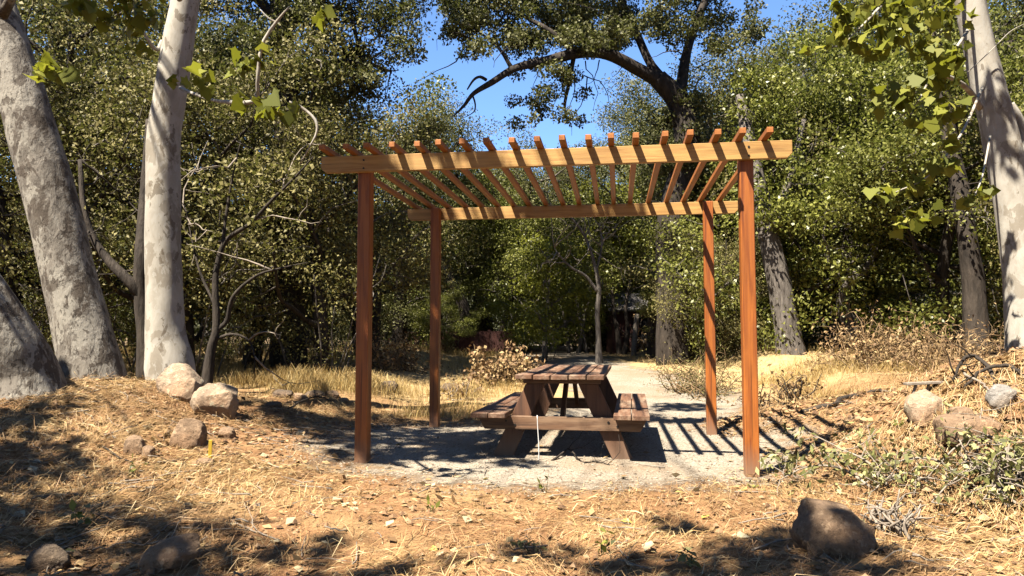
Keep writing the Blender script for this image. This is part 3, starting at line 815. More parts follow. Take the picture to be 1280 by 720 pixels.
sycamore('smooth white sycamore trunk standing upright behind the pale boulder',
    [[gpx(214, 8.60, 0.291, -.2), (212, 455, 8.60, 0.265), (207, 420, 8.60, 0.223), (205, 370, 8.60, 0.203), (204, 300, 8.60, 0.199), (204, 230, 8.60, 0.194), (205, 170, 8.60, 0.187), (212, 125, 8.60, 0.180), (222, 60, 8.60, 0.173), (232, 0, 8.60, 0.156), (245, -80, 8.60, 0.151), (255, -250, 8.38, 0.123), (250, -420, 8.06, 0.076)],
     [(203, 52, 8.60, 0.028), (196, 62, 8.49, 0.023), (184, 48, 8.38, 0.017), (170, 20, 8.28, 0.011), (160, -20, 8.17, 0.008)]],
    M['syc_bark'],
    [([(225, 110, 8, .02), (260, 124, 7.2, .014), (295, 128, 5.06, .018), (320, 125, 4.89, .014), (322, 95, 4.80, .013), (328, 55, 4.80, .012), (345, 28, 4.80, .01), (362, 8, 4.80, .006)],
      [(296, 80, 4.80, .1), (312, 72, 4.80, .1), (288, 92, 4.80, .08), (338, 70, 4.80, .06), (340, 130, 4.80, .13), (358, 138, 4.80, .1), (330, 146, 4.80, .09), (300, 118, 4.89, .09), (250, 95, 4.97, .12), (232, 105, 6.00, .1), (395, 15, 4.80, .09)]),
     ([(345, 28, 4.80, .008), (335, 22, 4.80, .006), (325, 12, 4.80, .004)], []),
     ([(362, 127, 4.89, .008), (378, 135, 4.89, .01), (394, 150, 4.89, .01), (396, 165, 4.89, .008), (388, 182, 4.89, .006), (375, 205, 4.97, .004)], []),
     ([(225, 0, 7.8, .03), (190, -60, 7.2, .025), (150, -50, 6.8, .015), (110, 0, 6.6, .01)], [(160, 30, 6.7, .15), (190, 20, 6.8, .15), (135, 20, 6.7, .12), (172, 60, 6.8, .1)])],
    [(-1.35, 6.3, 2.4, 7.6, .42), (-1.5, 6.9, 2.4, 7.4, .35), (-1.0, 6.2, 2.2, 8.0, .22), (-.85, 7.6, 0, 7.6, .6), (-1.5, 7.4, 0, 7.8, .5), (-.5, 6.3, 2.6, 8, .22), (-1.2, 8.9, .5, 8.0, .55), (-2.0, 8.2, .1, 7.4, .65), (1.1, 8.5, 2.55, 8.4, .34), (.6, 8.6, 2.5, 8.3, .3),
     (-.2, 6.0, 2.6, 8.2, .2), (-.3, 9.8, 0, 8.6, .6), (1.6, 10.1, 0, 8.8, .5), (2.6, 11.2, 0, 9, .55), (2.4, 9.6, 0, 8.8, .3), (-1.8, 9.6, .1, 8.0, .5), (-1.0, 10.2, .1, 8.8, .5), (-1.3, 6.35, 1.9, 7.5, .22), (-1.3, 6.35, .9, 7.6, .2), (-1.25, 6.4, .3, 7.4, .26), (-.95, 8.8, 2.3, 8.2, .34), (-.9, 8.8, .8, 8, .3), (-1.3, 6.25, 2.6, 7.8, .3), (-.9, 8.7, 1.6, 8, .3),
     (1.25, 3.8, 0, 8.2, 0.33), (.9, 3.55, 0, 8.0, 0.31), (1.5, 4.05, 0, 8.4, 0.28), (.1, 3.85, 0, 8.2, 0.19), (-.5, 3.6, 0, 8, 0.20), (1.7, 3.6, 0, 8.2, 0.31), (-.9, 4.0, 0, 8.0, 0.16), (1.0, 4.4, 0, 8.1, 0.17), (0.5, 3.5, 0, 8, 0.20),
     (-2.3, 8.6, .1, 8, .45), (-1.6, 8.4, 0, 8.2, .45), (-.9, 8.2, 0, 8.1, .42), (-.3, 8.3, 0, 8.3, .35), (.2, 8.9, 0, 8.4, .35), (-1.2, 6.7, 0, 7.8, .4), (-.7, 6.85, 0, 7.9, .42), (-.2, 6.95, 0, 8, .35), (.05, 6.5, 0, 8.1, .25), (-2.2, 7.8, .1, 7.8, .4)], dens=620, leafsize=.1)
sycamore('white sycamore trunk leaning left at the right edge with drooping big-leaved branches',
    [[gpx(1295, 8.2, .3, -.2), (1288, 420, 8.2, .24), (1283, 370, 8.2, .215), (1277, 320, 8.2, .2), (1266, 250, 8.2, .19), (1250, 170, 8.2, .18), (1236, 110, 8.2, .17), (1222, 50, 8.2, .16), (1212, 0, 8.2, .155), (1195, -100, 8.2, .14), (1170, -280, 8, .1)],
     [(1285, 215, 8.2, .07), (1275, 155, 8.2, .055), (1262, 130, 8.2, .05)],
     [(1225, 135, 8.1, .035), (1210, 112, 7.9, .03), (1190, 98, 7.7, .022), (1170, 90, 7.5, .01)]],
    M['syc_bark'],
    [([(1205, -20, 8.1, 0.0260), (1170, -40, 7.6, 0.0228), (1120, -10, 7.1, 0.0182), (1085, 25, 6.8, 0.0117), (1060, 50, 6.7, 0.0052)],
      [(1150, -5, 7.2, .3), (1110, 10, 7, .28), (1075, 25, 6.8, .26), (1090, 55, 6.8, .22), (1050, 15, 6.8, .2), (1130, 40, 7, .25), (1180, 20, 7.2, .25), (1045, 45, 6.7, .12), (1020, 60, 6.7, .1), (1160, 60, 7, .2)]),
     ([(1215, 30, 8.1, 0.0195), (1195, 60, 7.5, 0.0163), (1165, 95, 7.1, 0.0117), (1145, 130, 6.9, 0.0078), (1120, 150, 6.8, 0.0039)],
      [(1170, 95, 7, .22), (1140, 115, 6.9, .2), (1185, 130, 7, .2), (1120, 125, 6.8, .14), (1160, 150, 6.9, .18), (1100, 110, 6.8, .12), (1195, 70, 7.2, .18), (1180, 85, 6.8, .1)]),
     ([(1228, 110, 8.1, 0.0163), (1200, 170, 7.5, 0.0130), (1160, 220, 7.2, 0.0091), (1120, 240, 7, 0.0052)],
      [(1175, 205, 7.2, .18), (1140, 230, 7.1, .17), (1110, 240, 7, .12), (1155, 265, 7.1, .15), (1130, 280, 7.1, .1), (1100, 235, 6.9, 0.0585), (1185, 180, 7.2, .13)]),
     ([(1238, 170, 8.1, 0.0130), (1228, 220, 7.7, 0.0091), (1218, 245, 7.5, 0.0039)], [(1222, 240, 7.5, .12), (1235, 235, 7.6, 0.0585), (1208, 250, 7.5, 0.0455)]),
     ([(1210, 90, 8.0, 0.0052), (1240, 62, 7.95, 0.0052), (1262, 40, 7.95, 0.0039), (1280, 30, 8, 0.0026)], [])],
    [(5.6, 8.1, 3.3, 7.5, .4), (4.2, 9.6, .4, 8.6, .4), (5.0, 7.0, .9, 8, .45)], .125)

# ------------------------------------------------------------------ pergola
pg = empty('pergola', (.485, 7.35, 0), math.radians(-8.1))
tag(pg, 'open slatted wooden pergola with four orange-stained posts standing over the picnic table', 'pergola')
for sx in (-1, 1):
    for sy in (-1, 1):
        w = .054
        me = Solid().box((0, 0, 1.29), (2 * w, 2 * w, 2.68)).mesh('post', .006)
        o = link('post', me, pg, M['post']); o.location = (1.59 * sx, 1.25 * sy, 0); o.rotation_euler = (0, 0, random.uniform(-.01, .01))
for sy in (-1, 1):
    y0 = sy * (1.25 + .054 + .002); y1 = y0 + sy * .045
    poly = [(-1.92, 2.5), (1.895, 2.5), (1.935, 2.54), (1.935, 2.643), (-1.96, 2.643), (-1.96, 2.54)]
    b = Solid().prism(poly, min(y0, y1), max(y0, y1)).mesh('beam', .004)
    o = link('beam', b, pg, M['beam'])
    for sx in (-1, 1):
        for dz in (2.53, 2.6):
            yb = y1 + sy * .004
            link('bolt', Solid().cyl((1.59 * sx + .012, y1 - sy * .002, dz), (1.59 * sx + .012, yb, dz), .009, 10).mesh('bolt'), o, M['bolt'])
for i in range(19):
    xx = -1.86 + i * 3.58 / 18 + random.uniform(-.012, .012)
    me = Solid().box((0, 0, 0), (.05, 3.16, .045)).mesh('rafter', .004)
    o = link('rafter', me, pg, M['rafter'])
    o.location = (xx, random.uniform(-.015, .015), 2.668); o.rotation_euler = (0, 0, random.uniform(-.004, .004))

# ------------------------------------------------------------------ picnic table
tb = empty('picnic_table', (.605, 7.70, 0), math.radians(-9.2))
tag(tb, 'weathered brown wooden picnic table with two attached benches under the pergola', 'picnic table')
s = Solid()
for i in range(5):
    s.box((-.316 + i * .158, random.uniform(-.008, .008), .737 + random.uniform(-.003, .003)), (.147, 2.4, .04))
link('tabletop', s.mesh('tabletop', .004), tb, M['table'])
for sx in (-1, 1):
    s = Solid()
    for k in range(2): s.box((sx * (.545 + k * .157), -.03 + random.uniform(-.008, .008), .402), (.15, 2.48, .042))
    link('bench', s.mesh('bench', .004), tb, M['table'])
for sy in (-1, 1):
    yl = sy * .96
    for sx in (-1, 1):
        poly = [(sx * .15, .668), (sx * .325, .668), (sx * .66, -.05), (sx * .475, -.05)]
        link('leg', Solid().prism(poly, yl - .022, yl + .022).mesh('leg', .004), tb, M['table_z'])
    yc = yl + sy * .048
    poly = [(-.70, .258), (.70, .258), (.765, .378), (-.765, .378)]
    cb = link('crossbar', Solid().prism(poly, yc - .022, yc + .022).mesh('crossbar', .004), tb, M['table_x'])
    for (bx_, bz_) in ((-.5, .335), (-.42, .3), (.42, .335), (.5, .3)):
        link('bolt', Solid().cyl((bx_, yc + sy * .020, bz_), (bx_, yc + sy * .028, bz_), .011, 10).mesh('bolt'), cb, M['bolt'])
    link('cleat', Solid().box((0, yl - sy * .001, .692), (.70, .046, .046)).mesh('cleat', .003), tb, M['table_x'])
    p0 = Vector((0, yl - sy * .03, .33)); p1 = Vector((0, yl - sy * .55, .70)); d = p1 - p0
    R4 = d.to_track_quat('Z', 'X').to_matrix().to_4x4()
    link('brace', Solid().box((p0 + p1) / 2, (.09, .04, d.length), Matrix.Rotation(0, 4, 'Z') @ R4).mesh('brace', .003), tb, M['table_z'])

# ------------------------------------------------------------------ rocks
def rock(px, py, w, hgt, mat, label, seed, depth=.8, sink=.25, rot=0.0, cat='rock', name='rock', yaw=0.0, group=None, cuts=()):
    """px,py: bottom centre in the photo; w,hgt in photo pixels"""
    g = ground(px, py); sc = g.y / 924
    rx = w * sc / 2; rz = hgt * sc / 1.42; ry = rx * depth
    bm = bmesh.new(); bmesh.ops.create_icosphere(bm, subdivisions=5, radius=1)
    r = np.random.default_rng(seed)
    planes = r.normal(size=(8, 3)); planes /= np.linalg.norm(planes, axis=1)[:, None]; offs = .72 + .3 * r.random(8)
    v = np.array([q.co[:] for q in bm.verts]); v = np.sign(v) * np.abs(v) ** .78
    for p, o in zip(planes, offs):
        dd = v @ p; over_ = np.maximum(dd - o, 0)
        v = v - over_[:, None] * p * .8
    for p, o in cuts:
        p = np.array(p) / np.linalg.norm(p); v = v - np.maximum(v @ p - o, 0)[:, None] * p * .92
    n = fbm(v[:, 0] * 1.3 + seed, v[:, 1] * 1.3 + v[:, 2] * 1.7, seed, 5) * .28 + fbm(v[:, 0] * 5 + seed, v[:, 2] * 5 + v[:, 1] * 4, seed + 3, 4) * .11
    v = v * (1 + n)[:, None]
    v[:, 0] = (v[:, 0] - v[:, 0].min()) / np.ptp(v[:, 0]) * 2 - 1; v[:, 2] = np.maximum((v[:, 2] - v[:, 2].min()) / np.ptp(v[:, 2]) * 2 - 1, -.75)
    for q, c in zip(bm.verts, v): q.co = c
    for f in bm.faces: f.smooth = True
    me = bpy.data.meshes.new(name); bm.to_mesh(me); bm.free()
    o = link(name, me, None, mat)
    Mx = Matrix.Rotation(rot, 3, 'Y') @ Matrix.Diagonal((rx, ry, rz)) @ Matrix.Rotation(yaw, 3, 'Z')
    me.transform(Mx.to_4x4())
    o.location = (g.x, g.y + ry * .55, g.z + rz * .38)
    return tag(o, label, cat, group)

rock(220, 497, 56, 44, M['rock_pale'], 'pale upright boulder at the foot of the white sycamore trunk', 3, .7, .2, name='boulder', cat='boulder', cuts=(((-.1, -.8, .55), .6), ((.75, 0, .65), .7)))
rock(262, 521, 62, 42, M['rock_pale'], 'rounded tan boulder leaning against the pale upright boulder', 8, .8, .15, .12, name='boulder', cat='boulder', cuts=(((.1, -.75, -.6), .6), ((-.2, -.4, .9), .66)))
rock(230, 559, 44, 36, M['rock_brown'], 'brown faceted rock below the two boulders on the left mound', 14, .8, .2)
rock(165, 568, 27, 24, M['rock_brown'], 'small reddish rock left of the brown faceted rock', 21, .8, .2)
rock(183, 572, 16, 15, M['rock_brown'], 'tiny brown rock touching the small reddish rock', 25, .9, .2)
rock(282, 548, 20, 14, M['rock_brown'], 'small tan stone right of the brown faceted rock', 27, .9, .25)
rock(255, 582, 22, 10, M['rock_brown'], 'flat brown stone beside the yellow stake', 33, .6, .3)
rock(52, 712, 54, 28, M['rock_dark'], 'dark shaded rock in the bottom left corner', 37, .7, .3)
rock(205, 712, 74, 34, M['rock_brown'], 'brown smooth rock half buried at the bottom edge left of middle', 41, .8, .35, -.35)
rock(1056, 694, 102, 58, M['rock_brown'], 'large brown boulder at the lower right in front of the wilted branches', 47, .85, .22, .12, name='boulder', cat='boulder', cuts=(((0, -.15, 1), .6), ((.6, -.1, .8), .62), ((.1, -.8, .5), .62), ((-.8, -.3, .4), .72), ((.95, -.3, .1), .8)))
rock(1163, 524, 46, 36, M['rock_pale'], 'pale yellowish rock on the right bank below the grey plank', 53, .8, .25, -.3)
rock(1205, 528, 30, 20, M['rock_brown'], 'brown flat-topped rock on the right bank beside the pale yellowish one', 57, .8, .25)
rock(1257, 508, 36, 28, M['rock_grey'], 'round grey rock high on the right bank', 61, .85, .2)
rock(1225, 552, 90, 32, M['rock_brown'], 'long tan boulder half buried in the right bank', 67, .6, .35, .08, name='boulder', cat='boulder')
rock(1140, 575, 18, 14, M['rock_brown'], 'small brown stone in the middle of the right bank slope', 71, .8, .25)
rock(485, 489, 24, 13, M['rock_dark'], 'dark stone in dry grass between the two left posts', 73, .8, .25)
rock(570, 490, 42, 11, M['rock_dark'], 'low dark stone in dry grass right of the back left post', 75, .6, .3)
for k, (px, py, w, hh) in enumerate(((352, 497, 26, 10), (374, 500, 20, 9), (392, 497, 26, 9), (414, 496, 18, 8), (340, 510, 22, 8), (428, 503, 14, 6))):
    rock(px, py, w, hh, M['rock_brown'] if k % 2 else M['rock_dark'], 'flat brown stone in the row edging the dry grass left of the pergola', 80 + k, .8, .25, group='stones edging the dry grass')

# ------------------------------------------------------------------ sticks, stake, rod, plank
def stick(pts, r0, r1, mat, label, name='stick', cat='stick', lift=0.012, twigs=0):
    P = []
    for p in pts:
        g = ground(p[0], p[1]); g.z += lift + (p[2] if len(p) > 2 else 0); P.append(g[:])
    base = Vector(P[0]); T = Tubes()
    B = spline(np.array(P), 14); 
    T.add(B + rng.normal(size=B.shape) * r0 * .3, np.linspace(r0, r1, 14), 7, .2, 4)
    for k in range(twigs):
        t = wander(B[int(rng.integers(4, 13))], rng.normal(size=3) * np.array([1, .6, .3]) + np.array([0, 0, .25]), .12 + .2 * rng.random(), 4, .3, 0)
        T.add(t, np.linspace(r1 * .9, .0015, 5), 5)
    me = T.mesh(name); o = bpy.data.objects.new(name, me); o.location = base; localise(o, me)
    COL.objects.link(o); me.materials.append(mat)
    return tag(o, label, cat)

stick([(150, 604), (185, 600), (225, 592), (272, 590)], .009, .004, M['pale_twig'], 'long pale stick lying below the brown faceted rock on the left', twigs=3)
stick([(50, 622), (90, 620), (122, 627)], .007, .003, M['pale_twig'], 'pale stick in the left foreground shade', twigs=2)
stick([(185, 706), (215, 697), (250, 690)], .007, .003, M['pale_twig'], 'pale stick lying across the half buried rock at the bottom', twigs=2)
stick([(290, 655), (322, 668), (350, 678)], .006, .003, M['pale_twig'], 'thin stick on straw at lower left, right of the buried rock', twigs=2)
stick([(175, 625), (198, 610), (222, 595)], .006, .003, M['dark_bark'], 'dark stick crossing the long pale stick on the left', twigs=2)
stick([(128, 560), (165, 579), (235, 580)], .007, .004, M['dark_bark'], 'dark stick lying below the small reddish rock', twigs=3)
stick([(690, 577), (703, 572, .03), (712, 570, .05), (724, 577), (738, 580)], .011, .005, M['dark_bark'], 'bent dead twig on the gravel in front of the picnic table', twigs=4)
stick([(730, 580), (745, 579), (762, 583)], .008, .004, M['dark_bark'], 'short dead twig on the gravel right of the bent one', twigs=5)
stick([(1100, 598), (1135, 594), (1162, 596)], .008, .004, M['pale_twig'], 'white peeled stick among the wilted branches on the right', twigs=1)
stick([(1205, 475), (1225, 485), (1238, 497)], .012, .007, M['pale_twig'], 'pale slanting stick on the top of the right bank', twigs=0, lift=.05)
stick([(1222, 572), (1224, 562, .06), (1226, 553, .14), (1229, 548, .2)], .008, .004, M['pale_twig'], 'upright white forked twig on the right bank', twigs=2)
stick([(1120, 650), (1160, 658), (1200, 668)], .006, .003, M['pale_twig'], 'thin pale stick on straw right of the large boulder', twigs=1)
stick([(1250, 520), (1240, 470), (1216, 462, .1), (1200, 470, .08), (1192, 478)], .02, .01, M['dark_bark'], 'dark fallen branch arched over the top of the right bank', 'fallen_branch', 'branch', .02, 3)
stick([(1280, 470), (1255, 468, .05), (1225, 478, .06), (1205, 490)], .018, .01, M['dark_bark'], 'second dark fallen branch lying on the right bank crest by the edge', 'fallen_branch', 'branch', .02, 2)
stick([(1002, 516), (1035, 510, .02), (1062, 500, .03), (1100, 490, .02)], .035, .02, M['dark_bark'], 'dark root lying along the foot of the right bank behind the posts', 'root', 'root', .0, 6)
stick([(360, 512), (395, 500, .04), (425, 508)], .012, .006, M['dark_bark'], 'dark branch lying over the row of stones left of the pergola', twigs=6)
stick([(940, 690), (990, 676), (1040, 690)], .006, .003, M['straw'] if False else M['pale_twig'], 'thin stick at the bottom right below the large boulder', twigs=1)

g = ground(262, 579); s = Solid().box((0, 0, .05), (.026, .01, .26)).mesh('stake', .002)
o = link('stake', s, None, M['yellow']); o.location = g; o.rotation_euler = (.05, .03, .2)
tag(o, 'short flat yellow stake standing below the boulders on the left', 'stake')
T = Tubes(); T.add(spline(np.array([(0, 0, -.05), (.002, 0, .12), (-.006, .005, .27), (-.012, 0, .40)]), 12), np.full(12, .0042), 8)
o = link('rod', T.mesh('rod'), None, M['rod']); o.location = (.235, 6.60, 0)
tag(o, 'thin white rod standing upright in front of the picnic table', 'rod')

r = empty('plank_trestle', ground(1160, 492)); tag(r, 'weathered grey plank on two short stick legs on the right bank', 'plank')
sc = r.location.y / 924
link('plank', Solid().box((.0, 0, .09), (56 * sc, .07, .022), Matrix.Rotation(-.05, 4, 'Y')).mesh('plank', .003), r, M['pale_twig'])
for (lx, tilt) in ((-.11, .35), (.0, .3)):
    link('leg', Solid().box((lx - .01, 0, .015), (.018, .02, .15), Matrix.Rotation(tilt, 4, 'Y')).mesh('leg', .002), r, M['pale_twig'])

# ------------------------------------------------------------------ brush, cut branches, small plants
def brush(px0, px1, py, hgt, Yd, label, nst, leafn, lmat, tmat, name='brush_pile', cat='brush pile', lsize=(.07, .045), group=None, spreadY=.7):
    T = Tubes(); C = []; base = None
    for k in range(nst):
        px = px0 + (px1 - px0) * rng.random(); x = (px - 640) * Yd / 924; y = Yd + spreadY * rng.normal() * .5
        p = np.array((x, y, h(x, y)))
        if base is None: base = Vector(p)
        d = np.array((rng.normal() * .7, rng.normal() * .5, .9))
        w = wander(p, d, hgt * (.6 + .8 * rng.random()), 5, .3, -.06); w[:, 2] = np.maximum(w[:, 2], [h(q[0], q[1]) + .01 for q in w])
        T.add(w, np.linspace(.012, .004, 6), 4)
        for q in (2, 3, 4, 5): C.append(w[q])
        for _ in range(3):
            t = wander(w[int(rng.integers(2, 6))], rng.normal(size=3), hgt * .4, 3, .4, 0); T.add(t, np.linspace(.006, .002, 4), 3); C.append(t[-1])
    C = np.array(C); idx = rng.integers(len(C), size=leafn)
    P = C[idx] + rng.normal(size=(leafn, 3)) * hgt * .13
    P[:, 2] = np.maximum(P[:, 2], H(P[:, 0], P[:, 1]) + .01)
    rt = empty(name, base); tag(rt, label, cat, group)
    tag(link('stems', localise(rt, T.mesh('stems')), rt, tmat), kind='stuff')
    if leafn: link('leaves', localise(rt, small_leaves('leaves', P, *lsize, .4)), rt, lmat)
    return rt

brush(602, 652, 445, .5, 14.5, 'tan-brown heap of dry leafy brush behind the picnic table', 46, 2300, M['dry_leaf'], M['brown_twig'], lsize=(.085, .055))
brush(470, 530, 445, .6, 15.5, 'low heap of dry brush left of the back left post', 30, 1400, M['dry_leaf'], M['brown_twig'])
brush(560, 590, 470, .3, 12.5, 'small scatter of dry stalks beside the back left post', 16, 300, M['dry_leaf'], M['pale_twig'])
brush(840, 895, 460, .75, 12.8, 'grey-brown dry weed clump just left of the back right post', 60, 2600, M['bush_leaf'], M['brown_twig'], 'weed_clump', 'weeds', (.05, .012))
brush(1040, 1150, 435, .75, 12.8, 'broad brown band of dry brush at the foot of the crooked brown trunk', 80, 2400, M['dry_leaf'], M['brown_twig'], lsize=(.07, .03))
brush(1150, 1260, 430, .75, 11.5, 'tall brown dry weeds at the foot of the right sycamore', 80, 1600, M['dry_leaf'], M['brown_twig'], 'weed_clump', 'weeds', (.07, .02))
brush(945, 1000, 470, .4, 10.9, 'dark tangle of roots and twigs at the foot of the leaning grey trunk', 34, 300, M['dry_leaf'], M['dark_bark'], 'root_tangle', 'roots')
brush(785, 815, 430, .9, 24, 'tan dry bush below the white leaning post', 30, 1200, M['dry_leaf'], M['pale_twig'], 'dry_bush', 'bush', (.1, .06))
brush(1092, 1118, 690, .2, 4.15, 'tuft of dead stalks in front of the large brown boulder', 26, 0, M['dry_leaf'], M['pale_twig'], 'weed_clump', 'weeds', spreadY=.12)
brush(1232, 1275, 560, .3, 4.7, 'grey tangle of dead twigs at the right edge of the bank', 40, 500, M['wilt_leaf'], M['pale_twig'], 'twig_tangle', 'twigs', (.05, .03), spreadY=.3)

def cut_branch(pts, n, label, big=.09):
    P = []
    for p in pts:
        g = ground(p[0], p[1]); g.z += .03 + (p[2] if len(p) > 2 else 0); P.append(g[:])
    B = spline(np.array(P), 20); T = Tubes(); T.add(B, np.linspace(.011, .004, 20), 6)
    C = []
    for k in range(14):
        t = wander(B[int(rng.integers(3, 20))], rng.normal(size=3) * np.array([1, .8, .3]) + np.array([0, 0, .25]), .15 + .2 * rng.random(), 4, .3, -.05); T.add(t, np.linspace(.005, .002, 5), 4)
        C += [t[2], t[3], t[4]]
    C = np.array(C); n = int(n * .95); Q = C[rng.integers(len(C), size=n)] + rng.normal(size=(n, 3)) * np.array([.05, .05, .03])
    Q[:, 2] = np.maximum(Q[:, 2], H(Q[:, 0], Q[:, 1]) + .015)
    r = empty('cut_branch', P[0]); tag(r, label, 'cut branch', 'wilting cut branches on the right')
    link('stem', localise(r, T.mesh('stem')), r, M['pale_twig']); link('leaves', localise(r, small_leaves('leaves', Q, big * .8, big * .36, .6)), r, M['wilt_leaf'])
cut_branch([(1090, 615), (1050, 604, .08), (1010, 606, .1), (975, 612, .04)], 190, 'wilting green cut branch lying behind the large brown boulder', .085)
cut_branch([(1110, 612), (1085, 600, .1), (1050, 588, .14), (1005, 570, .2)], 130, 'wilting cut branch sticking up left of the large boulder', .075)
cut_branch([(1200, 600), (1165, 590, .06), (1120, 598, .08), (1080, 620, .05)], 170, 'wilting green cut branch to the upper right of the large boulder', .07)
cut_branch([(1275, 590), (1240, 570, .1), (1200, 580, .1), (1160, 612, .05)], 180, 'wilting grey-green cut branch nearest the right edge', .06)
cut_branch([(1170, 612), (1130, 606, .05), (1095, 622, .04)], 110, 'short wilting cut branch touching the right of the large boulder', .07)
cut_branch([(1260, 640), (1235, 610, .1), (1195, 620, .08), (1165, 640, .03)], 110, 'lowest wilting cut branch at the right', .06)

def sprout(px, py, hg, label, n=7, L=.05, mat='green_leaf'):
    g = ground(px, py); T = Tubes(); Q = []
    for k in range(3):
        w = wander((0, 0, -.01), (rng.normal() * .5, rng.normal() * .5, 1), hg * (.6 + .5 * rng.random()), 4, .15, 0); T.add(w, np.linspace(.003, .0015, 5), 4); Q += [w[2], w[3], w[4]]
    Q = np.array(Q); Q = Q[rng.integers(len(Q), size=n)] + rng.normal(size=(n, 3)) * .012
    r = empty('sprout', g); tag(r, label, 'sprout', 'green seedlings in the foreground')
    link('stem', T.mesh('stem'), r, M['wilt_leaf']); link('leaves', small_leaves('leaves', Q, L, L * .5, 1.2), r, M[mat])
sprout(538, 640, .10, 'tiny green sprout on bare earth left of middle foreground')
sprout(682, 616, .10, 'tiny green sprout at the front edge of the gravel', 8)
sprout(666, 694, .10, 'dusty grey-green sprout at the bottom middle in shade', 14, .05, 'wilt_leaf')
sprout(752, 694, .12, 'tall green sprout at the bottom right of middle', 9, .05)
sprout(864, 708, .10, 'broad low seedling at the bottom right in dappled shade', 14, .06, 'wilt_leaf')
sprout(940, 610, .06, 'dark little seedling at the foot of the front right post', 8, .04)
sprout(1190, 520, .14, 'grey-green sprout on the right bank beside pale yellowish rock', 12, .05, 'wilt_leaf')
sprout(1125, 535, .12, 'thin green sprout on the right bank slope', 10, .05)
sprout(95, 660, .12, 'leafy sprout in the shade at lower left', 12, .06)
sprout(160, 595, .14, 'dark green sprout above the long pale stick', 14, .05)

# ------------------------------------------------------------------ far structures
def fence_rail(px0, px1, Yd, hz, label):
    x0 = (px0 - 640) * Yd / 924; x1 = (px1 - 640) * Yd / 924; z0 = h(x0, Yd)
    r = empty('railing', (x0, Yd, z0)); tag(r, label, 'railing')
    L = x1 - x0
    for zz in (hz, .12): link('rail', Solid().box((L / 2, 0, zz), (L, .05, .05)).mesh('rail', .004), r, M['metal'])
    n = int(L / .28) + 1
    for k in range(n): link('picket', Solid().box((k * L / (n - 1), 0, hz / 2 - .05), (.028, .028, hz + .05)).mesh('picket'), r, M['metal'])
fence_rail(1150, 1222, 19, 1.0, 'black metal railing seen behind the dry brush near the dark right trunk')
fence_rail(140, 184, 20, 1.0, 'black metal railing seen between the left trunks')

x = (803 - 640) * 23.5 / 924
r = empty('shed', (x, 23.5, h(x, 23.5))); r.scale = (.64, .64, .64); tag(r, 'small brown-red wooden shed with a grey roof glimpsed behind the trees', 'shed')
w = Solid().prism([(-1.5, -.2), (1.5, -.2), (1.5, 2.0), (0, 2.1), (-1.5, 2.0)], 0, 2.6).mesh('wall', 0)
link('wall', w, r, M['redwall'])
rf = Solid().box((0, .55, 2.45), (3.4, 1.9, .08), Matrix.Rotation(.5, 4, 'X')); rf.box((0, 2.15, 2.45), (3.4, 1.9, .08), Matrix.Rotation(-.5, 4, 'X'))
link('roof', rf.mesh('roof', .005), r, M['roof'])
dr = link('door', Solid().box((.2, -.03, .85), (.8, .05, 1.7)).mesh('door', .004), r, M['dark'])
link('handle', Solid().box((.5, -.075, .9), (.03, .04, .12)).mesh('handle'), dr, M['metal'])

x0 = (548 - 640) * 21.8 / 924
r = empty('board_fence', (x0, 21.8, h(x0, 21.8))); r.scale = (1, 1, .58); tag(r, 'low dark red board fence half hidden behind the trees and the picnic table', 'fence')
s = Solid(); n = 15
for k in range(n): s.box((k * .15 + .07, 0, .5), (.142, .025, 1.0 + random.uniform(-.02, .02)))
link('boards', s.mesh('boards', .002), r, M['redwall'])
for zz in (.25, .8): link('rail', Solid().box((n * .075, .035, zz), (n * .15, .04, .08)).mesh('rail'), r, M['redwall'])
for k in range(4): link('post', Solid().box((k * n * .15 / 3, .085, .5), (.09, .09, 1.15)).mesh('post'), r, M['redwall'])
p0 = at(655, 429, 25); p1 = at(716, 428, 25); z = max(h(p0.x, 25), h(p1.x, 25))
T = Tubes(); T.add(spline(np.array([(0, 0, .12), ((p1.x - p0.x) / 2, 0, .14), (p1.x - p0.x, .1, .12)]), 14), np.linspace(.11, .08, 14), 10, .1)
o = link('log', T.mesh('log'), None, M['pale_twig']); o.location = (p0.x, 25, z); tag(o, 'pale fallen log lying at the far end of the path', 'log')
T = Tubes(); b = at(791, 424, 22); bz = h(b.x, 22)
T.add(spline(np.array([(0, 0, -.2), (.06, 0, .6), (.14, 0, 1.25)]), 10), np.linspace(.085, .07, 10), 10, .06)
o = link('post', T.mesh('post'), None, M['pale_twig']); o.location = (b.x, 22, bz); tag(o, 'whitish leaning post in front of the brown shed', 'post')

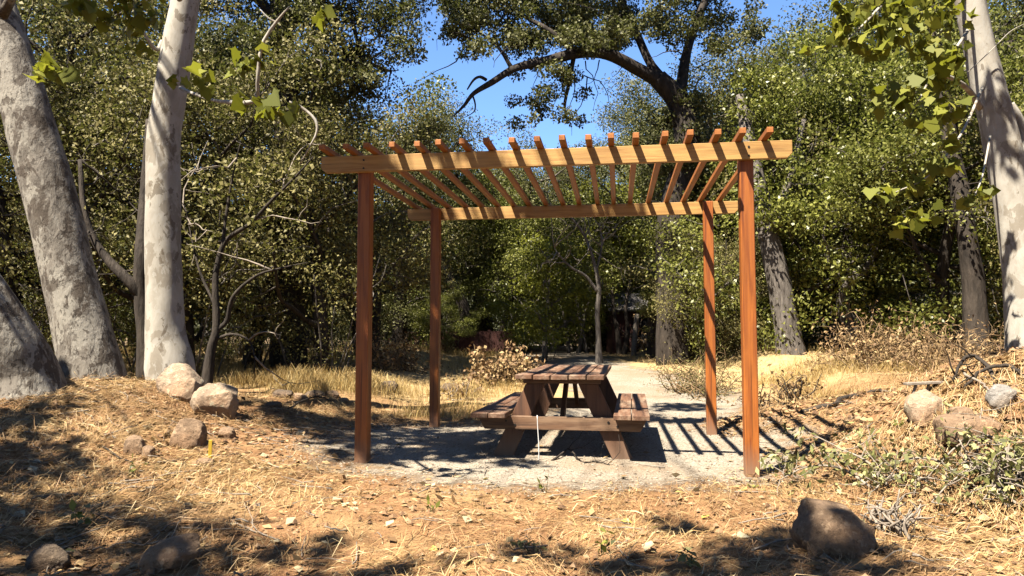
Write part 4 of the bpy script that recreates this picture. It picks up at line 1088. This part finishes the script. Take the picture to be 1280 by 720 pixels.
# ------------------------------------------------------------------ ground cover
def blades_lying(n, box, dens, Lr, Wr, name, mat, label, cat, lift=.012, tilt=.22):
    x = box[0] + (box[1] - box[0]) * rng.random(n); y = box[2] + (box[3] - box[2]) * rng.random(n) ** 1.25
    k = rng.random(n) < dens(x, y); x = x[k]; y = y[k]; n = len(x)
    th = 4.5 * fbm(x * .8, y * .8, 40, 3) * 2 + rng.normal(size=n) * .75 
    L = Lr[0] + (Lr[1] - Lr[0]) * rng.random(n) ** 2; W = Wr[0] + (Wr[1] - Wr[0]) * rng.random(n)
    dx = np.cos(th); dy = np.sin(th)
    bend = rng.normal(size=n) * .35
    x1 = x + dx * L * .5; y1 = y + dy * L * .5
    x2 = x1 + np.cos(th + bend) * L * .5; y2 = y1 + np.sin(th + bend) * L * .5
    a = lift * rng.random(n); t = tilt * np.abs(rng.normal(size=n)) * L
    z0 = H(x, y) + a + .002; z1 = H(x1, y1) + a + t * .7 + .003; z2 = H(x2, y2) + a + t * .55 * (rng.random(n) + .3) + .002
    sx = -dy * W / 2; sy = dx * W / 2
    tz = rng.normal(size=n) * .3 * W
    A = np.stack([np.stack([x - sx, y - sy, z0], -1), np.stack([x + sx, y + sy, z0], -1), np.stack([x1 + sx, y1 + sy, z1 + tz], -1), np.stack([x1 - sx, y1 - sy, z1 - tz], -1)], 1)
    B = np.stack([np.stack([x1 - sx, y1 - sy, z1 - tz], -1), np.stack([x1 + sx, y1 + sy, z1 + tz], -1), np.stack([x2 + sx * .3, y2 + sy * .3, z2], -1), np.stack([x2 - sx * .3, y2 - sy * .3, z2], -1)], 1)
    r = rng.random(n)
    o = link(name, poly_mesh(name, np.vstack([A, B]), np.concatenate([r, r])), None, mat)
    return tag(o, label, cat, kind='stuff')

def d_straw(x, y):
    pm = path_mask(x, y)
    d = sm((.25 + .9 * fbm(x * 2, y * 2, 64, 3) - pm) / .7) * sm((fbm(x * .9, y * .9, 60, 4) + .22) / .3)
    d = d * (.22 + .7 * sm((np.abs(x - .3) - .9) / 1.5)) * (1 - .8 * (x > 2.4) * sm((y - 6.8) / .8))
    return np.clip(d + .05 * (pm < .4), 0, 1)
blades_lying(230000, (-5.2, 5.2, 2.6, 10.5), d_straw, (.05, .26), (.0016, .004), 'straw_litter', M['straw'], 'loose dry straw strewn over the foreground earth and both mounds', 'straw')

blades_lying(80000, (-5, 5, 2.6, 8.5), lambda x, y: np.clip(d_straw(x, y) + .25 * (path_mask(x, y) < .1), 0, 1), (.012, .06), (.0015, .0045), 'chaff', M['straw'], 'short broken bits of straw matted over the foreground', 'straw', .008, .12)

def d_bank(x, y):
    yc = np.maximum(6.2, 8.3 - 1.6 * (x - 2.9))
    return sm((x - 2.5) / .5) * (path_mask(x, y) < -.1) * .55 * (1 - .85 * sm((y - yc) / .4) * sm((11 - y) / 2)) * sm((fbm(x * 1.6, y * 1.6, 62, 3) + .25) / .3)
blades_lying(50000, (2.2, 6.2, 3.4, 11.5), d_bank, (.05, .22), (.0016, .004), 'straw_litter', M['straw'], 'loose straw and stalks covering the right bank', 'straw', .03, .5)

def standing(n, regions, name, label):
    X = []; Y = []
    for (x0, x1, y0, y1, w) in regions:
        m = int(n * w); X.append(x0 + (x1 - x0) * rng.random(m)); Y.append(y0 + (y1 - y0) * rng.random(m) ** 1.4)
    x = np.concatenate(X); y = np.concatenate(Y)
    pm = path_mask(x, y)
    k = (rng.random(len(x)) < sm((-.05 - pm) / .6) * sm((fbm(x * .7, y * .7, 70, 4) + .16) / .3)) 
    x = x[k]; y = y[k]; n = len(x)
    hg = (.07 + .27 * rng.random(n) ** 1.4) * (.55 + .6 * sm(fbm(x * .4, y * .4, 77, 3) * 2 + .5)) * (.5 + .5 * sm((y - 9.8) / 2)) * np.where(x > 2.3, .65, 1.0)
    W = .003 + .0045 * rng.random(n)
    th = rng.random(n) * 2 * PI; ln = hg * (.2 + .5 * rng.random(n))
    a2 = rng.random(n) * PI; sx = np.cos(a2) * W / 2; sy = np.sin(a2) * W / 2
    z0 = H(x, y) - .01
    x1 = x + np.cos(th) * ln * .35; y1 = y + np.sin(th) * ln * .35; z1 = z0 + hg * .6
    x2 = x + np.cos(th) * ln; y2 = y + np.sin(th) * ln; z2 = z0 + hg
    q = lambda X, Y, Z: np.stack([X, Y, Z], -1)
    A = np.stack([q(x - sx, y - sy, z0), q(x + sx, y + sy, z0), q(x1 + sx * .9, y1 + sy * .9, z1), q(x1 - sx * .9, y1 - sy * .9, z1)], 1)
    B = np.stack([q(x1 - sx * .9, y1 - sy * .9, z1), q(x1 + sx * .9, y1 + sy * .9, z1), q(x2 + sx * .4, y2 + sy * .4, z2), q(x2 - sx * .4, y2 - sy * .4, z2)], 1)
    r = rng.random(n)
    tag(link(name, poly_mesh(name, np.vstack([A, B]), np.concatenate([r, r])), None, M['grass']), label, 'dry grass', kind='stuff')
standing(170000, [(-12, 2.0, 9.7, 23, .42), (-7, 1.4, 9.6, 15, .25), (2.6, 14, 11.2, 22, .22), (4.2, 9, 9.3, 14, .16)], 'dry_grass', 'golden dry grass standing in the field in front of the wood')

# gravel pebbles, clods and leaf litter
def pebbles(n, test, rr, name, mat, label, cat, box):
    x = box[0] + (box[1] - box[0]) * rng.random(n); y = box[2] + (box[3] - box[2]) * rng.random(n)
    k = test(x, y); x = x[k]; y = y[k]; n = len(x)
    r = rr[0] + (rr[1] - rr[0]) * rng.random(n) ** 4
    O = np.array([(1, 0, 0), (-1, 0, 0), (0, 1, 0), (0, -1, 0), (0, 0, 1), (0, 0, -1)], float)
    F = [(0, 2, 4), (2, 1, 4), (1, 3, 4), (3, 0, 4)]
    c = np.stack([x, y, H(x, y) + .006 + r * .25], -1)
    J = O[None] * (r[:, None, None] * (.6 + .7 * rng.random((n, 6, 1)))); J[:, :, 2] *= .7
    a = rng.random(n) * 6.28; ca = np.cos(a)[:, None]; sa = np.sin(a)[:, None]
    JX = J[:, :, 0] * ca - J[:, :, 1] * sa; JY = J[:, :, 0] * sa + J[:, :, 1] * ca
    V = c[:, None] + np.stack([JX, JY, J[:, :, 2]], -1)
    tri = np.concatenate([V[:, f] for f in F]); rv = np.tile(rng.random(n), 4)
    return tag(link(name, poly_mesh(name, tri, rv), None, mat), label, cat, kind='stuff')
M['pebble'] = fibre_mat('pebble', [(0, (.15, .105, .07)), (.5, (.33, .265, .19)), (1, (.46, .39, .3))], 0.0, .9)
M['clod'] = fibre_mat('clod', [(0, (.13, .07, .035)), (.5, (.3, .17, .085)), (1, (.42, .27, .15))], 0.0, .95)
pebbles(26000, lambda x, y: (path_mask(x, y) > -.1 + .5 * fbm(x * 2, y * 2, 3)), (.003, .015), 'pebbles', M['pebble'], 'pale pebbles scattered over the gravel pad', 'pebbles', (-2.3, 3.2, 5.0, 10.5))
pebbles(16000, lambda x, y: (path_mask(x, y) < .15) & (fbm(x * 1.5, y * 1.5, 23) > -.08), (.004, .03), 'clods', M['clod'], 'crumbs and clods of orange-brown earth in the foreground', 'clods', (-4.8, 4.8, 2.6, 8.5))
def flat_leaves(n, box, lmat, L, name, label, test):
    x = box[0] + (box[1] - box[0]) * rng.random(n); y = box[2] + (box[3] - box[2]) * rng.random(n)
    k = test(x, y); x = x[k]; y = y[k]; n = len(x)
    P = np.stack([x, y, H(x, y) + .012], -1)
    ll = L * (.35 + .9 * rng.random(n)); d = rng.normal(size=(n, 3)); d[:, 2] *= .2; d /= np.linalg.norm(d, axis=1)[:, None]
    nn = rng.normal(size=(n, 3)) * .35; nn[:, 2] = 1; s_ = np.cross(nn, d); s_ /= np.linalg.norm(s_, axis=1)[:, None]; nn = np.cross(d, s_)
    mid = P + d * ll[:, None] * .5
    V = np.stack([P, mid + s_ * ll[:, None] * .33 + nn * ll[:, None] * .1, P + d * ll[:, None] + nn * ll[:, None] * .08, mid - s_ * ll[:, None] * .33 + nn * ll[:, None] * .12], 1)
    V[:, :, 2] = np.maximum(V[:, :, 2], H(V[:, :, 0], V[:, :, 1]) + .004)
    tag(link(name, poly_mesh(name, V, rng.random(n)), None, lmat), label, 'leaf litter', kind='stuff')
flat_leaves(15000, (-5, 5, 2.7, 9.5), M['dry_leaf'], .06, 'leaf_litter', 'dry brown leaves strewn over the ground', lambda x, y: rng.random(len(x)) < (.12 + .75 * sm((np.abs(x - .3) - 1.4) / 1.5)) * (path_mask(x, y) < .2) + .03)
M['pale_leaf'] = fibre_mat('pale_leaf', [(0, (.4, .3, .16)), (.7, (.62, .52, .33)), (.9, (.6, .5, .3)), (1, (.65, .5, .06))], .15, .6)
flat_leaves(320, (-3.5, 3.6, 3.1, 7.5), M['pale_leaf'], .085, 'fallen_leaves', 'pale curled fallen leaves on the foreground earth', lambda x, y: path_mask(x, y) < .5)
flat_leaves(5200, (2.3, 5.6, 4, 9.5), M['dry_leaf'], .07, 'leaf_litter', 'dry brown leaves and debris covering the right bank', lambda x, y: fbm(x * 1.3, y * 1.3, 88, 3) > -.12)
pebbles(5000, lambda x, y: fbm(x * 1.3, y * 1.3, 89, 3) > -.05, (.006, .05), 'clods', M['clod'], 'crumbs and clods of brown earth on the right bank', 'clods', (2.6, 5.6, 4.2, 9.3))
# scattered twigs
T = Tubes()
for k in range(800):
    x = -4.8 + 9.6 * rng.random() ** 1.25; y = 2.9 + 6 * rng.random()
    if path_mask(x, y) > .3 and rng.random() < .8: continue
    if abs(x) < 1.2 and rng.random() < .5: continue
    a = rng.random() * 6.28; L = .08 + .3 * rng.random() ** 2; P = []
    for q in range(4):
        P.append((x, y, h(x, y) + .012 + .02 * rng.random())); a += rng.normal() * .25; x += math.cos(a) * L / 3; y += math.sin(a) * L / 3
    T.add(np.array(P), np.linspace(.004, .0018, 4) * (.6 + rng.random()), 4)
tag(link('twig_litter', T.mesh('twig_litter'), None, M['pale_twig']), 'small dead twigs scattered over the ground', 'twigs', kind='stuff')

# ------------------------------------------------------------------ light, sky, camera
SUN = Vector((-SUNX, -SUNY, 1.0)).normalized()
el = math.asin(SUN.z); az = math.atan2(SUN.x, SUN.y)
L = bpy.data.lights.new('sun', 'SUN'); L.energy = 5.0; L.angle = math.radians(.53); L.color = (1, .92, .79)
lo = bpy.data.objects.new('sun', L); COL.objects.link(lo); lo.rotation_euler = SUN.to_track_quat('Z', 'Y').to_euler()
W = bpy.data.worlds.new('World'); S.world = W; W.use_nodes = True
nt = W.node_tree; sky = nt.nodes.new('ShaderNodeTexSky'); sky.sky_type = 'NISHITA'; sky.sun_disc = False
sky.sun_elevation = el; sky.sun_rotation = az % (2 * PI); sky.air_density = .85; sky.dust_density = .0; sky.ozone_density = 8.0
bg = nt.nodes['Background']; bg.inputs[1].default_value = .05
nt.links.new(sky.outputs[0], bg.inputs[0])

ALB = .42   # every albedo scaled down so bounced light fills the shadows less
for m in bpy.data.materials:
    for n in m.node_tree.nodes:
        if n.type == 'VALTORGB':
            for e in n.color_ramp.elements: e.color = (*[c * ALB for c in e.color[:3]], 1)
        elif n.type == 'MIX':
            for k in (6, 7):
                if not n.inputs[k].is_linked: n.inputs[k].default_value = (*[c * ALB for c in n.inputs[k].default_value[:3]], 1)
        elif n.type == 'BSDF_PRINCIPLED' and not n.inputs['Base Color'].is_linked:
            n.inputs['Base Color'].default_value = (*[c * ALB for c in n.inputs['Base Color'].default_value[:3]], 1)

cam = bpy.data.cameras.new('camera'); cam.sensor_width = 36; cam.lens = 36 * FPX / 1280; cam.clip_end = 1500; cam.clip_start = .05
co = bpy.data.objects.new('camera', cam); COL.objects.link(co); co.location = CAM; co.rotation_euler = (PI / 2 + PITCH, 0, 0)
S.camera = co
S.view_settings.view_transform = 'Standard'; S.view_settings.look = 'None'; S.view_settings.exposure = 2.65; S.view_settings.gamma = 1
S.cycles.max_bounces = 6; S.cycles.diffuse_bounces = 2; S.cycles.transmission_bounces = 3; S.cycles.transparent_max_bounces = 6
S.render.engine = 'CYCLES'
